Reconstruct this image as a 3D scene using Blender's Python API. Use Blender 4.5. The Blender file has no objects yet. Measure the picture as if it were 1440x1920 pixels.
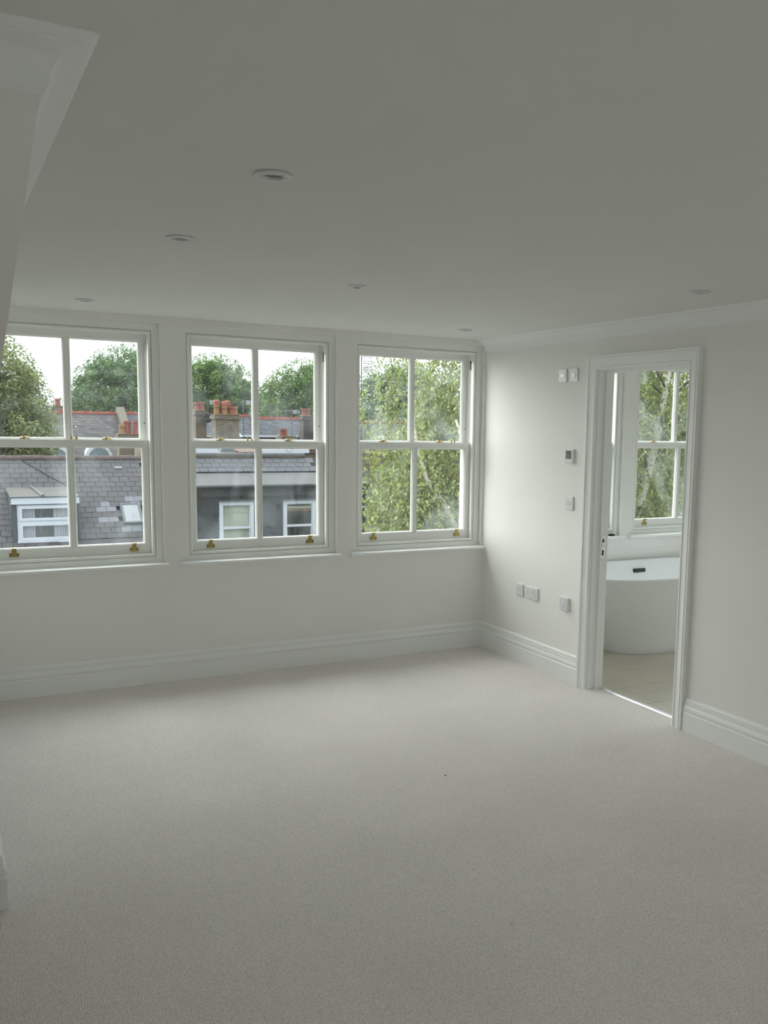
import bpy, bmesh, math, random
import numpy as np
from mathutils import Vector, Matrix
C = bpy.context.scene.collection
S = bpy.context.scene
R = math.radians
random.seed(7); rng = np.random.default_rng(11)

# ------------------------------------------------------------------ camera
cd = bpy.data.cameras.new('camera'); cam = bpy.data.objects.new('camera', cd); C.objects.link(cam)
yaw, pitch, roll, F = .5202, -.1298, .0193, 1729.147
fw = Vector((math.sin(yaw)*math.cos(pitch), math.cos(yaw)*math.cos(pitch), math.sin(pitch)))
r0 = Vector((math.cos(yaw), -math.sin(yaw), 0)); u0 = r0.cross(fw)
rt = math.cos(roll)*r0+math.sin(roll)*u0; up = -math.sin(roll)*r0+math.cos(roll)*u0
cam.matrix_world = Matrix(((rt.x, up.x, -fw.x, -3.5164), (rt.y, up.y, -fw.y, -5.8458), (rt.z, up.z, -fw.z, 1.6344), (0, 0, 0, 1)))
cd.sensor_fit = 'VERTICAL'; cd.sensor_height = 36; cd.lens = F*36/1920
cd.shift_x = -(867.62-720)/1920; cd.shift_y = (1024.99-960)/1920
cd.clip_start = .02; cd.clip_end = 900
S.camera = cam

# ------------------------------------------------------------------ world, sun, exposure
S.view_settings.view_transform = 'Standard'; S.view_settings.look = 'None'
S.view_settings.gamma = 1; S.view_settings.use_curve_mapping = False
S.view_settings.exposure = 0.80
SKY = 1.9
cy = S.cycles; cy.max_bounces = 24; cy.diffuse_bounces = 20; cy.transparent_max_bounces = 24
w = bpy.data.worlds.new('sky'); S.world = w; w.use_nodes = True
nt = w.node_tree; nt.nodes.clear()
wo = nt.nodes.new('ShaderNodeOutputWorld'); bg = nt.nodes.new('ShaderNodeBackground')
tc = nt.nodes.new('ShaderNodeTexCoord'); mp = nt.nodes.new('ShaderNodeMapping'); mp.inputs['Scale'].default_value = (1, 1, 3.2)
nz = nt.nodes.new('ShaderNodeTexNoise'); nz.inputs['Scale'].default_value = 2.2; nz.inputs['Detail'].default_value = 5; nz.inputs['Roughness'].default_value = .55
cr = nt.nodes.new('ShaderNodeValToRGB')
cr.color_ramp.elements[0].position = .3; cr.color_ramp.elements[0].color = (.50, .545, .60, 1)
cr.color_ramp.elements[1].position = .68; cr.color_ramp.elements[1].color = (.60, .62, .63, 1)
nt.links.new(tc.outputs['Generated'], mp.inputs[0]); nt.links.new(mp.outputs[0], nz.inputs['Vector'])
nt.links.new(nz.outputs['Fac'], cr.inputs[0]); nt.links.new(cr.outputs[0], bg.inputs[0])
# overcast sky: three times as bright overhead as at the horizon
sx = nt.nodes.new('ShaderNodeSeparateXYZ'); nt.links.new(tc.outputs['Generated'], sx.inputs[0])
mr = nt.nodes.new('ShaderNodeMapRange'); mr.inputs['From Min'].default_value = 0; mr.inputs['From Max'].default_value = 1
mr.inputs['To Min'].default_value = SKY; mr.inputs['To Max'].default_value = SKY*3; nt.links.new(sx.outputs['Z'], mr.inputs['Value']); nt.links.new(mr.outputs[0], bg.inputs[1])
nt.links.new(bg.outputs[0], wo.inputs[0])
sl = bpy.data.lights.new('sun', 'SUN'); sl.energy = 4.4; sl.angle = R(80); sl.color = (1, .96, .88)
so = bpy.data.objects.new('sun', sl); C.objects.link(so)
so.rotation_euler = Vector((-.62, .62, .62)).to_track_quat('Z', 'Y').to_euler()

# ------------------------------------------------------------------ materials
MATS = {}
EXT = .155      # outdoor colours are read off a bright overcast view
def srgb(r, g, b):
    f = lambda c: (c/255/12.92 if c/255 < .04045 else ((c/255+.055)/1.055)**2.4)
    return (f(r)*EXT, f(g)*EXT, f(b)*EXT, 1)
def srgbw(*c): return tuple(v*3.0 for v in srgb(*c)[:3])+(1,)      # painted woodwork
def srgbl(*c): return tuple(v*1.8 for v in srgb(*c)[:3])+(1,)      # leaves
def mat(name, col, rough=.6, metal=0., bump=0., bscale=60., var=0., vscale=4., spec=.5, rnd=0., island=0., trans=0., spots=None):
    if name in MATS: return MATS[name]
    m = bpy.data.materials.new(name); m.use_nodes = True; n = m.node_tree.nodes; l = m.node_tree.links
    b = n['Principled BSDF']; b.inputs['Roughness'].default_value = rough; b.inputs['Metallic'].default_value = metal
    b.inputs['Specular IOR Level'].default_value = spec
    tcn = n.new('ShaderNodeTexCoord')
    hs = n.new('ShaderNodeHueSaturation'); hs.inputs['Color'].default_value = col
    src = hs.outputs[0]; val = None
    def mul(a, bb):
        x = n.new('ShaderNodeMath'); x.operation = 'MULTIPLY'
        l.new(a, x.inputs[0]); l.new(bb, x.inputs[1]); return x.outputs[0]
    def rng_(sock, amt):
        x = n.new('ShaderNodeMapRange'); x.inputs['To Min'].default_value = 1-amt; x.inputs['To Max'].default_value = 1+amt
        l.new(sock, x.inputs['Value']); return x.outputs[0]
    if var:
        t = n.new('ShaderNodeTexNoise'); t.inputs['Scale'].default_value = vscale; t.inputs['Detail'].default_value = 4
        l.new(tcn.outputs['Object'], t.inputs['Vector']); x = n.new('ShaderNodeMapRange')
        x.inputs['From Min'].default_value = .3; x.inputs['From Max'].default_value = .7
        x.inputs['To Min'].default_value = 1-var; x.inputs['To Max'].default_value = 1+var; l.new(t.outputs['Fac'], x.inputs['Value']); val = x.outputs[0]
    if rnd:
        o = n.new('ShaderNodeObjectInfo'); q = rng_(o.outputs['Random'], rnd); val = mul(val, q) if val else q
    if island:
        o = n.new('ShaderNodeNewGeometry'); q = rng_(o.outputs['Random Per Island'], island); val = mul(val, q) if val else q
        hq = n.new('ShaderNodeMapRange'); hq.inputs['To Min'].default_value = .485; hq.inputs['To Max'].default_value = .515
        wn = n.new('ShaderNodeTexWhiteNoise'); wn.noise_dimensions = '1D'; l.new(o.outputs['Random Per Island'], wn.inputs['W'])
        l.new(wn.outputs['Value'], hq.inputs['Value']); l.new(hq.outputs[0], hs.inputs['Hue'])
    if val: l.new(val, hs.inputs['Value'])
    if spots:
        t = n.new('ShaderNodeTexNoise'); t.inputs['Scale'].default_value = spots[0]; t.inputs['Detail'].default_value = 3
        l.new(tcn.outputs['Object'], t.inputs['Vector']) if not rnd else None
        if rnd:
            gg = n.new('ShaderNodeNewGeometry'); l.new(gg.outputs['Position'], t.inputs['Vector'])
        rp = n.new('ShaderNodeValToRGB'); rp.color_ramp.elements[0].position = spots[1]; rp.color_ramp.elements[1].position = spots[1]+.04
        mx = n.new('ShaderNodeMix'); mx.data_type = 'RGBA'; mx.inputs['B'].default_value = spots[2]
        l.new(t.outputs['Fac'], rp.inputs[0]); l.new(rp.outputs[0], mx.inputs['Factor']); l.new(src, mx.inputs['A']); src = mx.outputs['Result']
    l.new(src, b.inputs['Base Color'])
    if bump:
        t = n.new('ShaderNodeTexNoise'); t.inputs['Scale'].default_value = bscale; t.inputs['Detail'].default_value = 3
        l.new(tcn.outputs['Object'], t.inputs['Vector'])
        bp = n.new('ShaderNodeBump'); bp.inputs['Strength'].default_value = bump; bp.inputs['Distance'].default_value = .002
        l.new(t.outputs['Fac'], bp.inputs['Height']); l.new(bp.outputs[0], b.inputs['Normal'])
    if trans:
        tr = n.new('ShaderNodeBsdfTranslucent'); l.new(src, tr.inputs[0]); ms = n.new('ShaderNodeMixShader'); ms.inputs[0].default_value = trans
        l.new(b.outputs[0], ms.inputs[1]); l.new(tr.outputs[0], ms.inputs[2]); l.new(ms.outputs[0], n['Material Output'].inputs[0])
    MATS[name] = m; return m
def brickmat(name, c1, c2, cm, bw, bh, mortar=.006, rough=.85, var=.12, plane='XZ'):
    m = bpy.data.materials.new(name); m.use_nodes = True; n = m.node_tree.nodes; l = m.node_tree.links; b = n['Principled BSDF']
    b.inputs['Roughness'].default_value = rough
    tcn = n.new('ShaderNodeTexCoord'); sp = n.new('ShaderNodeSeparateXYZ'); cb = n.new('ShaderNodeCombineXYZ')
    l.new(tcn.outputs['Object'], sp.inputs[0])
    ad = n.new('ShaderNodeMath'); ad.operation = 'ADD'; l.new(sp.outputs['X'], ad.inputs[0]); l.new(sp.outputs['Y'], ad.inputs[1])
    l.new(ad.outputs[0] if plane == 'XZ' else sp.outputs['X'], cb.inputs[0]); l.new(sp.outputs['Z'], cb.inputs[1])
    t = n.new('ShaderNodeTexBrick'); t.inputs['Scale'].default_value = 1; t.inputs['Brick Width'].default_value = bw; t.inputs['Row Height'].default_value = bh
    t.inputs['Mortar Size'].default_value = mortar; t.inputs['Color1'].default_value = c1; t.inputs['Color2'].default_value = c2; t.inputs['Mortar'].default_value = cm
    l.new(cb.outputs[0], t.inputs['Vector'])
    nz = n.new('ShaderNodeTexNoise'); nz.inputs['Scale'].default_value = 3; nz.inputs['Detail'].default_value = 5; l.new(tcn.outputs['Object'], nz.inputs['Vector'])
    mr = n.new('ShaderNodeMapRange'); mr.inputs['From Min'].default_value = .3; mr.inputs['From Max'].default_value = .7; mr.inputs['To Min'].default_value = 1-var*2; mr.inputs['To Max'].default_value = 1+var
    l.new(nz.outputs['Fac'], mr.inputs['Value']); hs = n.new('ShaderNodeHueSaturation'); l.new(t.outputs['Color'], hs.inputs['Color']); l.new(mr.outputs[0], hs.inputs['Value'])
    l.new(hs.outputs[0], b.inputs['Base Color'])
    bp = n.new('ShaderNodeBump'); bp.inputs['Strength'].default_value = .6; bp.inputs['Distance'].default_value = .01; bp.invert = True
    l.new(t.outputs['Fac'], bp.inputs['Height']); l.new(bp.outputs[0], b.inputs['Normal'])
    MATS[name] = m; return m
M_wall = mat('wall_paint', (.84, .838, .815, 1), .75, bump=.12, bscale=260, var=.012, vscale=2, spec=.25)
M_ceil = mat('ceiling_paint', (.74, .745, .725, 1), .85, bump=.08, bscale=260, var=.012, vscale=1.5, spec=.15)
M_trim = mat('satin_white_paint', (.85, .865, .86, 1), .42, bump=.03, bscale=90)
M_sash = mat('window_white_paint', (.83, .84, .82, 1), .38, bump=.03, bscale=90)
M_plast = mat('white_plastic', (.70, .71, .73, 1), .3)
M_rock = mat('white_rocker_plastic', (.86, .87, .88, 1), .22)
M_dark = mat('dark_slot', (.015, .015, .015, 1), .5)
M_brass = mat('brass', (.42, .32, .13, 1), .22, metal=1, var=.1, vscale=60)
M_chrome = mat('chrome', (.75, .76, .78, 1), .14, metal=1)
M_alu = mat('brushed_aluminium', (.66, .67, .68, 1), .38, metal=1)
M_acry = mat('white_bath_acrylic', (.86, .88, .90, 1), .16, spec=.6)
M_black = mat('black_matt_metal', (.01, .01, .011, 1), .35)
M_screen = mat('thermostat_screen', srgb(84, 92, 90), .15)
M_lampg = mat('lamp_reflector', (.22, .2, .18, 1), .3, metal=.6)
M_fluff = mat('wool_fluff', (.8, .78, .74, 1), .95)
M_tile = mat('porcelain_floor_tile', (.50, .465, .385, 1), .32, var=.07, vscale=5, bump=.03, bscale=30)
M_grout = mat('grout', (.28, .26, .22, 1), .9)
# carpet
def carpet():
    m = bpy.data.materials.new('loop_pile_carpet'); m.use_nodes = True; n = m.node_tree.nodes; l = m.node_tree.links; b = n['Principled BSDF']
    b.inputs['Roughness'].default_value = .95; b.inputs['Specular IOR Level'].default_value = .1
    b.inputs['Sheen Weight'].default_value = .15
    tcn = n.new('ShaderNodeTexCoord'); mpn = n.new('ShaderNodeMapping'); mpn.inputs['Scale'].default_value = (150, 190, 1)
    l.new(tcn.outputs['Object'], mpn.inputs[0])
    dn = n.new('ShaderNodeTexNoise'); dn.inputs['Scale'].default_value = 35; l.new(tcn.outputs['Object'], dn.inputs['Vector'])
    va = n.new('ShaderNodeVectorMath'); va.operation = 'MULTIPLY_ADD'; va.inputs[1].default_value = (2.2, 2.2, 0)
    l.new(dn.outputs['Color'], va.inputs[0]); l.new(mpn.outputs[0], va.inputs[2])
    vo = n.new('ShaderNodeTexVoronoi'); vo.inputs['Scale'].default_value = 1; vo.inputs['Randomness'].default_value = .35; l.new(va.outputs[0], vo.inputs['Vector'])
    big = n.new('ShaderNodeTexNoise'); big.inputs['Scale'].default_value = 1.3; big.inputs['Detail'].default_value = 6; big.inputs['Roughness'].default_value = .6; l.new(tcn.outputs['Object'], big.inputs['Vector'])
    r1 = n.new('ShaderNodeMapRange'); r1.inputs['From Min'].default_value = .1; r1.inputs['From Max'].default_value = .75; r1.inputs['To Min'].default_value = 1.18; r1.inputs['To Max'].default_value = .62
    l.new(vo.outputs['Distance'], r1.inputs['Value'])
    r2 = n.new('ShaderNodeMapRange'); r2.inputs['From Min'].default_value = .3; r2.inputs['From Max'].default_value = .7; r2.inputs['To Min'].default_value = .95; r2.inputs['To Max'].default_value = 1.05
    l.new(big.outputs['Fac'], r2.inputs['Value'])
    mu = n.new('ShaderNodeMath'); mu.operation = 'MULTIPLY'; l.new(r1.outputs[0], mu.inputs[0]); l.new(r2.outputs[0], mu.inputs[1])
    hs = n.new('ShaderNodeHueSaturation'); hs.inputs['Color'].default_value = (.84, .795, .765, 1); l.new(mu.outputs[0], hs.inputs['Value']); l.new(hs.outputs[0], b.inputs['Base Color'])
    bp = n.new('ShaderNodeBump'); bp.invert = True; bp.inputs['Strength'].default_value = .8; bp.inputs['Distance'].default_value = .003
    l.new(vo.outputs['Distance'], bp.inputs['Height']); l.new(bp.outputs[0], b.inputs['Normal'])
    return m
M_carpet = carpet()
def glass(name='window_glass', haze=.30, seed=0.):
    m = bpy.data.materials.new(name); m.use_nodes = True; n = m.node_tree.nodes; l = m.node_tree.links; n.remove(n['Principled BSDF'])
    out = n['Material Output']; t = n.new('ShaderNodeBsdfTransparent'); t.inputs[0].default_value = (.95, .975, .965, 1)
    g = n.new('ShaderNodeBsdfGlossy'); g.inputs['Roughness'].default_value = .01
    fr = n.new('ShaderNodeFresnel'); gb = n.new('ShaderNodeNewGeometry'); io = n.new('ShaderNodeMapRange')   # thin glass: same reflectance from both sides
    io.inputs['To Min'].default_value = 1.5; io.inputs['To Max'].default_value = 1/1.5; l.new(gb.outputs['Backfacing'], io.inputs['Value']); l.new(io.outputs[0], fr.inputs['IOR'])
    a = n.new('ShaderNodeMixShader'); l.new(fr.outputs[0], a.inputs[0]); l.new(t.outputs[0], a.inputs[1]); l.new(g.outputs[0], a.inputs[2])
    df = n.new('ShaderNodeBsdfTranslucent'); df.inputs[0].default_value = (.82, .92, .95, 1)
    tcn = n.new('ShaderNodeNewGeometry'); mpn = n.new('ShaderNodeMapping'); mpn.inputs['Location'].default_value = (seed, seed, 0); mpn.inputs['Scale'].default_value = (1, 1, .8)
    l.new(tcn.outputs['Position'], mpn.inputs[0])
    nz = n.new('ShaderNodeTexNoise'); nz.inputs['Scale'].default_value = 3.5; nz.inputs['Detail'].default_value = 8; nz.inputs['Roughness'].default_value = .62; nz.inputs['Distortion'].default_value = .5
    l.new(mpn.outputs[0], nz.inputs['Vector'])
    mr = n.new('ShaderNodeMapRange'); mr.inputs['From Min'].default_value = .47; mr.inputs['From Max'].default_value = .75; mr.inputs['To Min'].default_value = .004; mr.inputs['To Max'].default_value = haze
    l.new(nz.outputs['Fac'], mr.inputs['Value'])
    s = n.new('ShaderNodeMixShader'); l.new(mr.outputs[0], s.inputs[0]); l.new(a.outputs[0], s.inputs[1]); l.new(df.outputs[0], s.inputs[2]); l.new(s.outputs[0], out.inputs[0])
    MATS[name] = m; return m
M_glass = glass('window_glass', .045, 0.); M_glass2 = glass('smeared_window_glass', .075, 4.3)
M_clear = glass('clear_house_glass', .004, 9.)
M_farglass = mat('far_window_glass', (.10, .13, .15, 1), .08, spec=.8)
# exterior
M_slate = mat('purple_grey_slate', srgb(84, 77, 90), .7, bump=.5, bscale=25, var=.10, vscale=9, rnd=.16, spots=(7, .70, srgb(150, 150, 148)))
M_slateL = mat('pale_replacement_slate', srgb(150, 154, 172), .6, bump=.3, bscale=25, var=.05, rnd=.06)
M_slateN = mat('blue_grey_slate', srgb(98, 101, 116), .6, bump=.3, bscale=25, var=.06, rnd=.08)
M_slateW = mat('dark_blue_slate', srgb(58, 66, 82), .6, bump=.3, bscale=25, var=.08, rnd=.12)
M_deck = mat('dark_roof_felt', srgb(50, 48, 54), .9)
M_lead = mat('lead_sheet', srgb(122, 132, 146), .6, var=.18, vscale=6)
M_leadD = mat('weathered_flat_roof_felt', srgb(80, 76, 80), .8, var=.14, vscale=1.6)
M_ridge = mat('weathered_clay_ridge', srgb(138, 104, 98), .85, var=.2, vscale=14, spots=(16, .62, srgb(205, 190, 180)))
M_ridgeG = mat('grey_ridge_tile', srgb(132, 130, 130), .85, var=.15, vscale=14)
M_white = mat('exterior_white_paint', srgbw(226, 231, 240), .5, var=.03)
M_whiteD = mat('exterior_weathered_white', srgb(196, 203, 212), .6, var=.08, vscale=5)
M_gutter = mat('black_gutter', srgb(52, 60, 64), .45)
M_fascia = mat('peeling_dark_fascia', srgb(60, 66, 76), .7, spots=(9, .62, srgb(150, 135, 125)))
M_curt = mat('pale_curtain', srgbw(205, 200, 212), .9)
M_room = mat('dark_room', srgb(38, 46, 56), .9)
M_blind = mat('cream_blind', srgbw(214, 212, 196), .9)
M_pot = mat('terracotta_pot', srgb(244, 118, 82), .8, var=.15, vscale=5, rnd=.12)
M_potY = mat('buff_clay_pot', srgb(255, 180, 104), .8, var=.15, vscale=5)
M_redR = mat('red_ridge_tile', srgb(255, 104, 72), .8, var=.12)
M_brick = brickmat('stock_brick', srgb(214, 176, 128), srgb(146, 116, 88), srgb(226, 214, 194), .225, .078, .014, var=.25)
M_brickD = brickmat('sooty_brick', srgb(122, 108, 94), srgb(90, 80, 72), srgb(150, 142, 130), .225, .075, .012, var=.25)
M_brickR = brickmat('red_brick', srgb(176, 104, 82), srgb(150, 86, 70), srgb(196, 180, 168), .225, .075, .012)
M_sR = brickmat('far_slate_roof', srgb(158, 162, 176), srgb(118, 122, 138), srgb(70, 72, 82), .30, .13, .014, var=.15, plane='X')
M_sR2 = brickmat('far_mottled_slate_roof', srgb(176, 164, 162), srgb(108, 100, 108), srgb(70, 66, 72), .30, .13, .014, var=.30, plane='X')
M_render = mat('white_render', srgb(216, 218, 218), .85, var=.04)
M_skin = mat('floral_blind', srgb(212, 204, 222), .8, spots=(14, .60, srgb(110, 96, 120)))
M_leafT = mat('plane_tree_leaf', srgbl(150, 190, 92), .55, island=.5, trans=.35)
M_leafT2 = mat('dark_hedge_leaf', srgbl(134, 176, 92), .55, island=.5, trans=.32)
M_leafA = mat('ash_leaf', srgbl(184, 200, 118), .55, island=.55, trans=.35)
M_leafB = mat('birch_leaf', srgbl(200, 216, 118), .5, island=.5, trans=.42)
M_bark = mat('bark', srgb(92, 84, 72), .9, var=.2, vscale=8)
M_birch = mat('birch_bark', srgbw(214, 206, 190), .8, var=.1, vscale=6, spots=(5, .60, srgb(70, 64, 58)))
M_ground = mat('garden_ground', srgb(96, 104, 84), .95, var=.3, vscale=.3)
M_alud = mat('aerial_metal', srgb(150, 155, 158), .4, metal=.6)
M_darkm = mat('dark_aerial_metal', srgb(64, 68, 72), .5)

# ------------------------------------------------------------------ helpers
class MB:
    def __init__(s): s.v = []; s.f = []
    def add(s, vs, fs):
        o = len(s.v); s.v += [tuple(v) for v in vs]; s.f += [tuple(i+o for i in f) for f in fs]; return s
    def box(s, x0, x1, y0, y1, z0, z1):
        return s.add([(x0,y0,z0),(x1,y0,z0),(x1,y1,z0),(x0,y1,z0),(x0,y0,z1),(x1,y0,z1),(x1,y1,z1),(x0,y1,z1)],
                     [(0,3,2,1),(4,5,6,7),(0,1,5,4),(1,2,6,5),(2,3,7,6),(3,0,4,7)])
    def tube(s, pts, r, n=8, cap=True):
        pts = [Vector(p) for p in pts]; rs = r if isinstance(r, (list, tuple)) else [r]*len(pts); base = len(s.v)
        for i, p in enumerate(pts):
            d = (pts[min(i+1, len(pts)-1)]-pts[max(i-1, 0)]).normalized()
            a = d.cross(Vector((0, 0, 1)) if abs(d.z) < .9 else Vector((1, 0, 0))).normalized(); b = d.cross(a)
            s.v += [tuple(p+(a*math.cos(2*math.pi*k/n)+b*math.sin(2*math.pi*k/n))*rs[i]) for k in range(n)]
        for i in range(len(pts)-1):
            for k in range(n):
                s.f.append((base+i*n+k, base+i*n+(k+1) % n, base+(i+1)*n+(k+1) % n, base+(i+1)*n+k))
        if cap: s.f.append(tuple(base+k for k in range(n))); s.f.append(tuple(base+(len(pts)-1)*n+k for k in range(n)))
        return s
    def lathe(s, prof, n=24, c=(0, 0, 0), axis='z', a0=0, a1=2*math.pi):
        base = len(s.v); full = abs(a1-a0-2*math.pi) < 1e-6; m = n if full else n+1
        for r, h in prof:
            for k in range(m):
                a = a0+(a1-a0)*k/n; x, y = r*math.cos(a), r*math.sin(a)
                p = {'z': (x, y, h), 'y': (x, h, y), 'x': (h, x, y)}[axis]
                s.v.append((c[0]+p[0], c[1]+p[1], c[2]+p[2]))
        for i in range(len(prof)-1):
            for k in range(n if full else n):
                k2 = (k+1) % m
                s.f.append((base+i*m+k, base+i*m+k2, base+(i+1)*m+k2, base+(i+1)*m+k))
        return s
    def sweep(s, path, prof, fn, closed=False, cap=True):
        """path 2D, profile (offset to the left of the path, height); fn(a,b,h)->xyz; mitred corners"""
        P = [Vector(p) for p in path]; n = len(P); base = len(s.v); m = len(prof)
        for i in range(n):
            if closed or 0 < i < n-1:
                d0 = (P[i]-P[i-1]).normalized(); d1 = (P[(i+1) % n]-P[i]).normalized()
            elif i == 0: d0 = d1 = (P[1]-P[0]).normalized()
            else: d0 = d1 = (P[-1]-P[-2]).normalized()
            n0 = Vector((-d0.y, d0.x)); n1 = Vector((-d1.y, d1.x)); b = (n0+n1); b = b/(b.dot(n0)) if b.length > 1e-6 else n0
            for o, h in prof:
                q = P[i]+b*o; s.v.append(tuple(fn(q.x, q.y, h)))
        for i in range(n if closed else n-1):
            j = (i+1) % n
            for k in range(m-1): s.f.append((base+i*m+k, base+j*m+k, base+j*m+k+1, base+i*m+k+1))
        if cap and not closed:
            s.f.append(tuple(base+k for k in range(m))); s.f.append(tuple(base+(n-1)*m+k for k in range(m))[::-1])
        return s
    def poly(s, pts, d):
        """prism: polygon pts (3D), extruded by vector d"""
        n = len(pts); a = [Vector(p) for p in pts]; b = [p+Vector(d) for p in a]
        return s.add(a+b, [tuple(range(n))[::-1], tuple(range(n, 2*n))]+[(i, (i+1) % n, (i+1) % n+n, i+n) for i in range(n)])
    def mesh(s, name, m, bevel=0, seg=2, smooth=False):
        me = bpy.data.meshes.new(name); me.from_pydata([tuple(v) for v in s.v], [], s.f); me.materials.append(m)
        bm = bmesh.new(); bm.from_mesh(me); bmesh.ops.remove_doubles(bm, verts=bm.verts, dist=1e-6)
        bmesh.ops.recalc_face_normals(bm, faces=bm.faces)
        if bevel:
            es = [e for e in bm.edges if len(e.link_faces) == 2 and e.calc_face_angle(0) > .6]
            bmesh.ops.bevel(bm, geom=es, offset=bevel, segments=seg, affect='EDGES', profile=.5, clamp_overlap=True)
        bm.to_mesh(me); bm.free()
        if smooth: me.shade_smooth(); 
        if smooth == 'auto':
            try: me.set_sharp_from_angle(angle=R(35))
            except Exception: pass
        return me
    def build(s, name, m, parent=None, bevel=0, seg=2, smooth=False, loc=None, rot=None):
        return put(name, s.mesh(name, m, bevel, seg, smooth), parent, loc, rot)
def put(name, me, parent=None, loc=None, rot=None):
    o = bpy.data.objects.new(name, me); C.objects.link(o)
    if parent: o.parent = parent
    if loc: o.location = loc
    if rot: o.rotation_euler = rot
    return o
def tag(o, label=None, cat=None, group=None, kind=None):
    if label: o['label'] = label
    if cat: o['category'] = cat
    if group: o['group'] = group
    if kind: o['kind'] = kind
    return o
def thing(name, label, cat, loc=(0, 0, 0), rot=(0, 0, 0), group=None):
    o = bpy.data.objects.new(name, None); C.objects.link(o); o.location = loc; o.rotation_euler = rot; o.empty_display_size = .1
    return tag(o, label, cat, group)
def struct(o, label=None):
    return tag(o, label, None, None, 'structure')
def kids(o): return [c for c in bpy.data.objects if c.parent == o]
def copy_tree(o, parent=None):
    ch = CH.get(o.name) or kids(o)
    c = o.copy(); C.objects.link(c); c.parent = parent if parent else None
    for k in ch: copy_tree(k, c)
    return c
CH = {}
def grid_wall(mb, a0, a1, b0, b1, holes, h0, h1, fn):
    """slab in the (a,b) plane from depth h0 to h1 with rectangular holes"""
    A = sorted({a0, a1, *[v for h in holes for v in h[:2] if a0 < v < a1]}); B = sorted({b0, b1, *[v for h in holes for v in h[2:] if b0 < v < b1]})
    solid = lambda i, j: 0 <= i < len(A)-1 and 0 <= j < len(B)-1 and not any(h[0]-1e-6 < (A[i]+A[i+1])/2 < h[1]+1e-6 and h[2]-1e-6 < (B[j]+B[j+1])/2 < h[3]+1e-6 for h in holes)
    for i in range(len(A)-1):
        for j in range(len(B)-1):
            if not solid(i, j): continue
            x0, x1, z0, z1 = A[i], A[i+1], B[j], B[j+1]
            q = lambda *p: mb.add([fn(*t) for t in p], [(0, 1, 2, 3)])
            q((x0,z0,h0),(x1,z0,h0),(x1,z1,h0),(x0,z1,h0)); q((x0,z0,h1),(x0,z1,h1),(x1,z1,h1),(x1,z0,h1))
            if not solid(i-1, j): q((x0,z0,h0),(x0,z1,h0),(x0,z1,h1),(x0,z0,h1))
            if not solid(i+1, j): q((x1,z0,h0),(x1,z0,h1),(x1,z1,h1),(x1,z1,h0))
            if not solid(i, j-1): q((x0,z0,h0),(x0,z0,h1),(x1,z0,h1),(x1,z0,h0))
            if not solid(i, j+1): q((x0,z1,h0),(x1,z1,h0),(x1,z1,h1),(x0,z1,h1))
    return mb
XZ = lambda a, b, h: (a, h, b)         # window wall plane, h = y
YZ = lambda a, b, h: (h, a, b)         # right wall plane, h = x
XY = lambda a, b, h: (a, b, h)

# ------------------------------------------------------------------ room shell
H = 2.254
BX = [(-3.281, -2.349), (-2.139, -1.207), (-.998, -.066), (.36, 1.258), (1.462, 2.482)]   # sash boxes
BZ = (.794, 2.168)
def recess(i): return (BX[i][0]-.048, BX[i][1]+.046, .757, 2.214)
XL = -4.5; YB = -7.9; YD0, YD1, ZD = -1.325, -2.112, 1.985
dz = lambda i: .018 if i > 2 else 0
# window wall: inner plaster layer with the shallow recesses, outer layer with the sash openings
mb = MB(); grid_wall(mb, -3.5, 0, 0, H+.1, [recess(i) for i in range(3)], 0, .03, XZ)
grid_wall(mb, -3.5, 0, 0, H+.1, [(BX[i][0]-.012, BX[i][1]+.012, BZ[0]-.03, BZ[1]+.012) for i in range(3)], .032, .24, XZ)
struct(mb.build('wall_back', M_wall))
mb = MB(); rr = [tuple(v+(dz(i) if k > 1 else 0) for k, v in enumerate(recess(i))) for i in (3, 4)]
grid_wall(mb, 0, 3.2, -.1, H+.3, rr, 0, .03, XZ)
grid_wall(mb, 0, 3.2, -.1, H+.3, [(BX[i][0]-.012, BX[i][1]+.012, BZ[0]-.03+.018, BZ[1]+.012+.018) for i in (3, 4)], .032, .24, XZ)
struct(mb.build('wall_bathroom_back', M_wall))
mb = MB(); grid_wall(mb, YB, 0, 0, H+.1, [(YD1-.012, YD0+.012, -1, ZD+.012)], 0, .105, YZ)
struct(mb.build('wall_right', M_wall))
# left side: low wall, raking soffit under the front roof slope, and the flank beside the first window
xa, xb = -3.395, -3.335
sec = [(-2.555, -.02, xa), (-2.555, 1.62, xa+.045), (-4.085, H-.084, xb), (-4.085, H+.1, xb), (.02, H+.1, xb), (.02, -.02, xa)]
mb = MB(); n6 = len(sec)
mb.add([(x, y, z) for y, z, x in sec]+[(XL, y, z) for y, z, x in sec], [tuple(range(n6)), tuple(range(n6, 2*n6))[::-1]]+[(k, (k+1) % n6, (k+1) % n6+n6, k+n6) for k in range(n6)])
struct(mb.build('wall_left', M_wall))
mb = MB(); mb.box(XL-.1, XL, YB, -2.4, 0, H+.1); struct(mb.build('wall_far_left', M_wall))
mb = MB(); FWN = [(-4.3+1.45*k, -3.0+1.45*k, .7, 2.1) for k in range(0)]; grid_wall(mb, XL-.1, .105, 0, H+.1, FWN, YB-.1, YB, XZ); struct(mb.build('wall_front', M_wall))
ADDED_RL = [(-2.2, -1.0, -7.7, -6.5)]      # unseen rooflight behind the camera, added for fill daylight
mb = MB(); grid_wall(mb, XL-.1, .105, YB-.1, .24, ADDED_RL, H, H+.12, XY); struct(mb.build('ceiling', M_ceil))
fl = MB(); fl.add([(XL, YB, 0), (.080, YB, 0), (.080, .02, 0), (XL, .02, 0)], [(0, 1, 2, 3)]); fl.box(XL, .080, YB, .02, -.12, -.001)
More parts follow.
